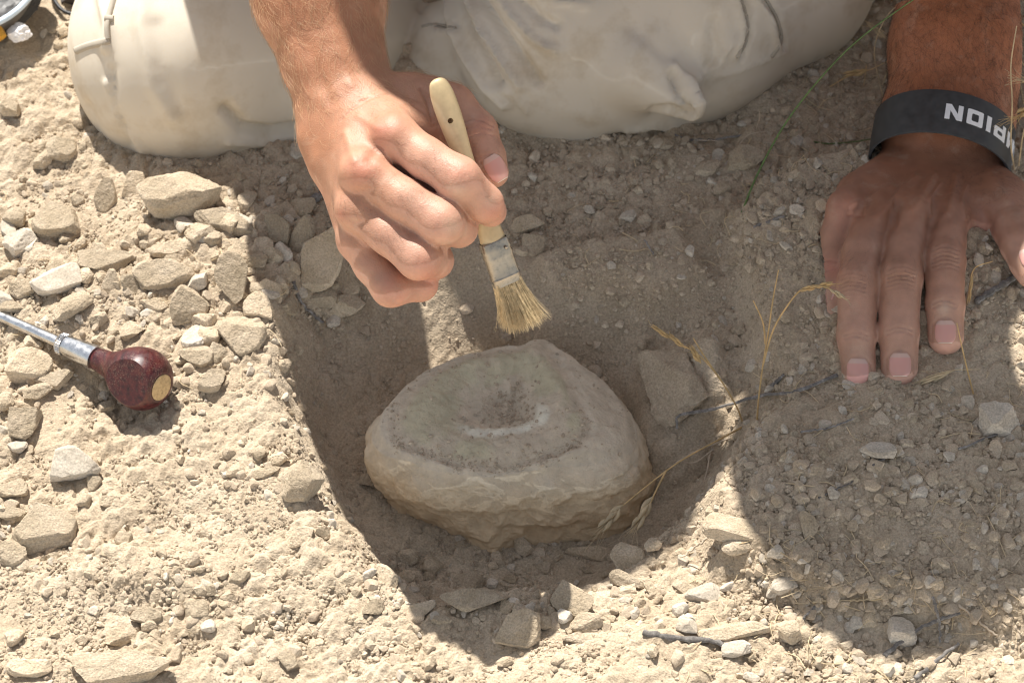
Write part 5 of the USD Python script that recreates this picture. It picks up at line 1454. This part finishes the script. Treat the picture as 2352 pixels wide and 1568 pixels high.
obj('ferrule', lathe([(.05 * mm, -32.5 * mm), (7.2 * mm, -32.5 * mm), (7.2 * mm, -33 * mm), (5.6 * mm, -55 * mm), (5.2 * mm, -55.3 * mm), (.05 * mm, -55.3 * mm)][::-1], ball, axw, 40), 'steel', awl, smooth=35)
kn = lathe([(.05 * mm, -55 * mm), (6.3 * mm, -55.1 * mm), (6.7 * mm, -56 * mm), (6.2 * mm, -57 * mm), (6.7 * mm, -58 * mm), (6.2 * mm, -59 * mm), (4.2 * mm, -59.6 * mm), (.05 * mm, -59.6 * mm)][::-1], ball, axw, 60)
kv = np.array(kn.vertices); rad = kv - ball - np.outer((kv - ball) @ axw, axw); k_ = np.linalg.norm(rad, axis=1)
kk = np.arange(len(kv)) % 2 == 0
kv = kv - np.where(kk & (k_ > 5.5 * mm), .06, 0)[:, None] * rad
obj('knurled_ring', trimesh.Trimesh(kv, kn.faces, process=False), 'steel', awl)
obj('shaft', lathe([(.05 * mm, -59 * mm), (3.3 * mm, -59 * mm), (3.1 * mm, -120 * mm), (2.2 * mm, -155 * mm), (.2 * mm, -175 * mm)][::-1], ball, axw, 24), 'steel', awl, smooth=40)

# ------------------------------------------------------------------ pan and dark bag at the top left
pn0 = G(-96, 165) + V(0, .045, 0.045)
pax = unit(V(0.10, -.34, .94))
RP = 50 * mm
pan = thing('metal_pan', 'round pan with a light blue rim at the upper left corner', 'pan', pn0 - pax * .03)
out = [(.05, -34), (34, -34), (38, -32), (45, -15), (49, 2), (49.2, 3), (48, 3), (44, -14), (37, -30.5), (33, -32), (.05, -32)]
obj('bowl', lathe([(a * mm, b * mm) for a, b in out[::-1]], pn0, pax, 72), 'pan_grey', pan, smooth=30)
tor = trimesh.creation.torus(49.2 * mm, 2.0 * mm, 72, 12)
Mx = np.eye(4); ux = unit(np.cross(pax, [0, 0, 1.0])); Mx[:3, 0], Mx[:3, 1], Mx[:3, 2], Mx[:3, 3] = ux, np.cross(pax, ux), pax, pn0 + pax * 3 * mm
tor.apply_transform(Mx)
obj('rim', tor, 'pan_rim', pan, smooth=True)


def inpan(px, py, up):
    q = on_plane(px, py, pn0 - pax * .012, pax)
    return q + pax * up


yt = thing('yellow_tool_handle', 'yellow handle of a tool lying in the pan', 'tool', inpan(0, 80, 0))
obj('grip', lathe([(.05 * mm, 0), (3.6 * mm, .3 * mm), (4.2 * mm, 4 * mm), (4.0 * mm, 30 * mm), (4.6 * mm, 50 * mm), (3 * mm, 56 * mm), (.05 * mm, 56.5 * mm)], inpan(6, 98, .004), unit(inpan(-60, 20, .012) - inpan(6, 98, .004)), 20), 'yellow_plastic', yt, smooth=40)
obj('blade', tube([inpan(-58, 22, .012), inpan(-120, -40, .016)], [1.6 * mm, 1.2 * mm]), 'steel', yt, smooth=True)
v, f = rock(900, .0085, .006, .006, 3, False, 2.2)
tag(obj('crumpled_paper', (v + inpan(42, 84, .004), f), 'white_paper', loc=inpan(42, 84, .004)), 'crumpled white scrap lying in the pan by its rim', 'paper')
v, f = rock(901, .022, .012, .006, 3, True, 1.5)
tag(obj('dark_cloth', (v @ rot(.8, .3, .2).T + inpan(20, 20, .0), f), 'black_plastic', loc=inpan(20, 20, .0)), 'black crumpled thing inside the pan', 'cloth')
# dark bag with a black cord rim behind the knee
bg = G(205, 22)
bag = thing('dark_bag', 'dark bag with a black cord edge behind the left knee', 'bag', bg)
v, f = rock(77, .030, .022, .020, 4, False, .5)
obj('cloth', (v + bg + V(0.004, .012, .008), f), 'dark_bag', bag, smooth=True)
obj('cord', tube(spline([G(116, -25) + V(0, 0, .012), G(122, 10) + V(0, 0, .009), G(138, 34) + V(0, 0, .006), G(160, 46) + V(0, 0, .005), G(186, 48) + V(0, 0, .005)], 24), 1.3 * mm), 'black_plastic', bag, smooth=True)

# ------------------------------------------------------------------ twigs
def lay(line, up=.0012, n=20):
    pts = [G(x, y) for x, y in line]
    return spline([p + V(0, 0, up) for p in pts], n)


def twig(line, r0, r1, label, seed=0, up=.0026, material='twig', heights=None):
    L = lay(line, up) if heights is None else spline([G(x, y) + V(0, 0, z * mm) for (x, y), z in zip(line, heights)], 24)
    r = np.random.default_rng(seed)
    L = L + r.normal(0, .00025, L.shape)
    rad = np.linspace(r0, r1, len(L)) * mm * 0.95 * r.uniform(.8, 1.25, len(L))
    return tag(obj('twig', tube(L, rad, 8), material, loc=L[0], smooth=True), label, 'twig')


twig([(1922, 868), (1830, 905), (1735, 932), (1640, 985), (1556, 1026), (1551, 1042)], 1.0, .7, 'long dark twig with a bent tip sticking out over the pit', 1, heights=[2, 2.5, 7, 16, 24, 20])
twig([(676, 655), (692, 700), (720, 730), (744, 750)], 1.1, .8, 'curved dark twig between the rubble and the pit', 2)
twig([(706, 476), (732, 458), (758, 438)], 2.6, 1.8, 'thick grey twig end beside the wrist of the brushing hand', 3)
twig([(1478, 1460), (1540, 1470), (1640, 1480), (1680, 1500)], 1.7, 1.2, 'thick dark twig lying on the bottom bank', 4)
twig([(2030, 1510), (2110, 1460), (2200, 1432)], 1.2, .8, 'grey forked twig in front of the angular white stone', 5, heights=[2, 6, 8])
twig([(2136, 1402), (2150, 1440), (2158, 1482)], .8, .5, 'short pale twig standing across the grey forked twig', 6, heights=[10, 8, 3])
twig([(2100, 1566), (2160, 1520), (2200, 1492)], 1.2, .8, 'grey twig in the bottom right corner', 7, heights=[3, 4, 5])
twig([(1868, 1388), (1950, 1386), (2032, 1382)], .6, .5, 'thin straight straw across the shadow edge at lower right', 8, material='pale_straw')
twig([(1842, 1430), (1872, 1398)], .7, .5, 'short dark twig left of the thin straight straw', 9)
twig([(1360 + 520, 1150), (1960, 1112)], .6, .4, 'faint dark stem in the shaded gravel', 10)
twig([(2000, 1078), (2056, 1044)], .9, .7, 'short dark twig under the long low clod', 11)
twig([(2200, 1040), (2300, 1000), (2352, 985)], .6, .5, 'thin dark stem below the grey lump', 12)
twig([(2240, 700), (2352, 630)], 2.0, 1.6, 'thick dark root between the forefinger and the thumb', 13)
twig([(1760, 905), (1800, 868)], 1.3, .8, 'short dark twig beside the fingertips', 14)
twig([(1840, 1000), (1900, 990), (1960, 970)], .6, .5, 'thin dark stem right of the grass stalk', 15)
twig([(1650, 1170 + 60), (1560, 1300)], .7, .4, 'pale root hanging down the bank edge', 16, material='root', heights=[5, 6])
twig([(2200, 1400), (2240, 1430), (2290, 1470)], .8, .5, 'small pale twig on the sunlit bank at right', 17, heights=[4, 3, 3], material='root')
twig([(1480, 560), (1500, 590)], .5, .4, 'tiny dark stem on the pit back wall', 18)
twig([(1730, 530), (1800, 505)], 1.1, .8, 'dark root tip in the shade behind the bank', 19)
twig([(1500, 300), (1600, 330), (1700, 320)], .9, .6, 'dark root under the trouser cuff', 20)

# ------------------------------------------------------------------ dry grass
def spikelet(parent, base_, tip, seed, width=1.4, awns=5, awn_len=9, material='pale_straw'):
    """one drooping seed head: overlapping husks and fine awns"""
    r = np.random.default_rng(seed); base_, tip = np.asarray(base_), np.asarray(tip); ax_ = tip - base_; ln = np.linalg.norm(ax_); ax_ = ax_ / ln
    s1 = unit(np.cross(ax_, [0.2, 0.1, 1])); s2 = np.cross(ax_, s1); parts = []
    for k in range(6):
        t0 = k / 7.5; ph = k * 2.4
        o = (math.cos(ph) * s1 + math.sin(ph) * s2) * .35 * width * mm
        a = base_ + ax_ * ln * t0; b_ = base_ + ax_ * ln * min(t0 + .62, 1.15) + o * 1.9
        parts.append(tube(spline([a, (a + b_) / 2 + o, b_], 8), np.array([.15, .55, .62, .5, .32, .18, .1, .06, .04])[:len(spline([a, b_, b_], 8))] * width * mm if False else np.interp(np.linspace(0, 1, len(spline([a, (a + b_) / 2 + o, b_], 8))), [0, .35, .7, 1], [.15, .55, .42, .05]) * width * mm, 6))
    h = obj('seed_head', trimesh.util.concatenate(parts), material, parent, smooth=True)
    aw = []
    for k in range(awns):
        d = unit(ax_ + r.normal(0, .22, 3)); a = base_ + ax_ * ln * r.uniform(.45, 1)
        aw.append(tube(spline([a, a + d * awn_len * .5 * mm, a + (d + r.normal(0, .12, 3)) * awn_len * r.uniform(.7, 1.1) * mm], 6), [.16 * mm] * 3 + [.08 * mm] * (len(spline([a, a + d, a + 2 * d], 6)) - 3), 4))
    obj('awn', trimesh.util.concatenate(aw), material, h)


def grass(label, lines, heads=(), material='straw', width=.55, cat='grass', name='grass_stalk'):
    """lines: lists of (px, py, depth offset towards the camera in mm from the ground under the first point)"""
    first = lines[0][0]
    d0 = hit(first[0], first[1])[1][0]
    pt = lambda x, y, z: P(x, y, d0 - z * mm)
    g = thing(name, label, cat, pt(*first))
    for L in lines:
        q_ = spline([pt(*a) for a in L], 30)
        obj('stem', tube(q_, np.linspace(width, width * .6, len(q_)) * mm, 6), material, g, smooth=True)
    for k, (a, b, *kw) in enumerate(heads):
        spikelet(g, pt(*a), pt(*b), hash(label) % 1 + k + int(a[0]), **(kw[0] if kw else {}))
    return g


grass('dry stalk bending left over the pit with two yellow spikelets', [[(1705, 968, 0), (1690, 930, 6), (1650, 865, 14), (1605, 815, 20), (1560, 788, 24), (1505, 752, 26)], [(1655, 872, 14), (1618, 818, 18), (1592, 776, 20)]],
      [((1575, 800, 23), (1540, 772, 26), dict(width=1.3, awns=3, awn_len=6, material='straw')), ((1545, 780, 25), (1502, 752, 27), dict(width=1.2, awns=3, awn_len=6, material='straw')), ((1610, 835, 19), (1588, 800, 22), dict(width=1.6, awns=5, awn_len=7, material='straw'))])
grass('upright dry stalk beside the pit with a seed head against the fingers', [[(1738, 975, 0), (1742, 920, 8), (1752, 840, 18), (1765, 760, 26), (1775, 690, 32), (1788, 620, 36)], [(1752, 840, 18), (1775, 760, 28), (1810, 700, 36), (1842, 664, 42), (1880, 656, 46), (1918, 668, 48)], [(1758, 790, 20), (1752, 740, 22), (1730, 690, 24)]],
      [((1835, 668, 41), (1872, 658, 45), dict(width=1.4, awns=4, awn_len=6, material='straw')), ((1870, 658, 45), (1908, 652, 47), dict(width=1.5, awns=4, awn_len=6, material='straw')), ((1905, 662, 47), (1935, 682, 49), dict(width=1.3, awns=6, awn_len=7))])
grass('dry stalk drooping into the pit with two pale oat like seed heads', [[(1706, 980, 0), (1650, 1010, 14), (1560, 1060, 22), (1480, 1120, 26), (1425, 1165, 28)], [(1530, 1080, 24), (1505, 1130, 27), (1490, 1165, 28)]],
      [((1430, 1160, 28), (1385, 1210, 30), dict(width=2.7, awns=14, awn_len=17)), ((1500, 1140, 27), (1462, 1205, 30), dict(width=2.6, awns=14, awn_len=18))], width=.6)
grass('pale dead grass roots hanging over the bank edge', [[(1650, 1005, 4), (1632, 1040, 10), (1622, 1090, 14), (1600, 1150, 14), (1580, 1190, 12)], [(1690, 1000, 4), (1640, 1020, 10), (1590, 1040, 14), (1552, 1062, 16)], [(1690, 985, 3), (1690, 1030, 8), (1712, 1080, 10)], [(1640, 1030, 10), (1600, 1060, 12), (1570, 1062, 13)]], material='root', width=.6, name='dead_grass')
grass('long green grass blade leaning over the shaded ground', [[(1703, 490, 2), (1740, 400, 14), (1800, 290, 30), (1880, 185, 46), (1980, 85, 60), (2140, -30, 76)]], material='green_blade', width=.62, name='green_grass')
grass('bent dry stem hanging in front of the tanned forearm', [[(2030, 230, 2), (2020, 190, 10), (2008, 120, 26), (2025, 60, 40), (2060, 15, 52), (2130, -10, 60)], [(2026, 195, 8), (2060, 110, 30), (2100, 30, 50), (2150, -60, 62)]], material='pale_straw', width=.4)
grass('brown dry oat stalk left of the tanned forearm', [[(1905, 200, 1), (1950, 175, 10), (2000, 160, 16), (2060, 130, 22)]], [((1995, 162, 16), (1945, 172, 14), dict(width=2.0, awns=4, awn_len=9, material='straw'))], width=.4)
grass('hanging husks of dry grass left of the black wristband', [[(1990, 150, 8), (1985, 190, 10), (1978, 220, 10)], [(1925, 200, 6), (1910, 230, 6)], [(1905, 250, 5), (1898, 270, 5)]],
      [((1985, 215, 10), (1972, 265, 10), dict(width=1.6, awns=5, awn_len=7, material='straw')), ((2010, 205, 10), (1995, 250, 9), dict(width=1.5, awns=4, awn_len=6, material='straw')), ((1918, 210, 6), (1908, 240, 6), dict(width=1.4, awns=4, awn_len=6, material='straw')), ((1902, 250, 5), (1896, 290, 5), dict(width=1.5, awns=5, awn_len=7, material='straw'))], width=.35)
grass('thick straw stalk in the top right corner', [[(2352, 60, 90), (2320, 30, 92), (2280, 5, 94), (2230, -30, 96)], [(2300, 18, 93), (2310, 60, 90), (2330, 90, 86)], [(2290, 5, 94), (2230, 25, 92), (2140, 38, 90)]], material='straw', width=.7)
grass('grey dry stem and bearded ear at the right edge beside the wristband', [[(2330, 390, 30), (2322, 330, 46), (2325, 240, 60), (2322, 150, 70), (2335, 60, 76)], [(2340, 380, 30), (2352, 300, 60), (2380, 200, 70)]],
      [((2385, 235, 70), (2345, 262, 70), dict(width=2.6, awns=16, awn_len=16, material='straw')), ((2400, 190, 70), (2352, 185, 68), dict(width=2.0, awns=10, awn_len=14))], material='pale_straw', width=.5)
grass('small dry stalk with a pale knob in front of the forefinger', [[(2236, 905, 0), (2222, 850, 8), (2208, 790, 14), (2198, 742, 18)]], material='straw', width=.5)
grass('fine dry blade between forefinger and thumb', [[(2225, 690, 2), (2228, 650, 8), (2240, 615, 14), (2280, 600, 18)]], [((2236, 630, 10), (2224, 690, 8), dict(width=1.0, awns=3, awn_len=6, material='straw'))], width=.4)
grass('green blades pressed flat left of the wristband', [[(1850, 322, 2), (1900, 330, 4), (1960, 326, 5), (2010, 318, 6)], [(1860, 345, 2), (1930, 345, 4), (2005, 352, 5)]], material='green_blade', width=.5, name='green_grass')
grass('pale grass scrap beside the middle fingertip', [[(2100, 880, 2), (2140, 862, 4), (2190, 850, 5), (2250, 848, 5)]], [((2190, 852, 5), (2120, 878, 4), dict(width=1.3, awns=4, awn_len=6))], material='pale_straw', width=.35)

grass('tuft of curved dry blades behind the wrist near the top right', [[(1890, 60, 0), (1930, 40, 12), (1990, 50, 22), (2040, 80, 26)], [(1900, 70, 0), (1960, 90, 10), (2030, 150, 16)], [(1880, 90, 0), (1860, 50, 12), (1870, 0, 26)], [(1920, 90, 0), (1945, 130, 6), (1940, 180, 8)], [(1905, 80, 0), (1985, 60, 14), (2060, 100, 18)]],
      [((1990, 50, 22), (2030, 85, 24), dict(width=1.6, awns=6, awn_len=9)), ((1945, 130, 6), (1938, 175, 8), dict(width=1.5, awns=6, awn_len=8, material='straw'))], material='pale_straw', width=.42, name='dry_grass_tuft')
grass('fan of fine dry roots by the flat stone behind the bank', [[(1690, 345, 2), (1650, 325, 8), (1600, 322, 10)], [(1690, 345, 2), (1720, 310, 8), (1780, 300, 8)], [(1700, 345, 2), (1770, 350, 6), (1850, 348, 6)], [(1690, 345, 2), (1640, 355, 5), (1560, 360, 5)], [(1735, 300, 2), (1745, 270, 12), (1742, 250, 18)]], material='root', width=.32, name='dead_grass')
grass('tangle of stiff dry stems at the right edge above the wristband', [[(2352, 240, 40), (2335, 160, 60), (2310, 110, 70), (2300, 60, 76)], [(2330, 300, 30), (2310, 220, 48), (2316, 140, 60)], [(2352, 150, 60), (2325, 120, 66), (2290, 130, 66)], [(2345, 120, 66), (2320, 60, 74), (2330, -20, 84)]], [((2320, 120, 66), (2335, 175, 64), dict(width=1.3, awns=10, awn_len=12))], material='pale_straw', width=.38, name='dry_grass_tuft')
r = np.random.default_rng(88); bits = []
zones = [((1750, 850), (2352, 1568), 90), ((1250, 320), (2050, 620), 60), ((1550, 1230), (2352, 1568), 60), ((1820, 80), (2060, 400), 50), ((0, 450), (760, 900), 26)]
us, vs, hs = [], [], []
for (x0, y0), (x1, y1), k in zones:
    us += list(r.uniform(x0, x1, k)); vs += list(r.uniform(y0, y1, k))
pp_, dd_ = hit(us, vs)
for k in range(len(us)):
    L_ = r.uniform(6, 26) * mm * r.uniform(.5, 1); a_ = r.uniform(0, 6.3); d_ = V(math.cos(a_), math.sin(a_), .14 * math.sin(a_) + r.normal(0, .12))
    c_ = V(-math.sin(a_), math.cos(a_), 0) * r.normal(0, .25) * L_
    q_ = np.array([pp_[k] - d_ * L_ / 2, pp_[k] + c_ + V(0, 0, .001), pp_[k] + d_ * L_ / 2]) + V(0, 0, .0014)
    bits.append(tube(spline(q_, 6), r.uniform(.14, .34) * mm, 4))
tag(obj('straw_litter', trimesh.util.concatenate(bits), 'pale_straw'), 'fine broken bits of straw and rootlets strewn over the dirt', 'straw', kind='stuff')
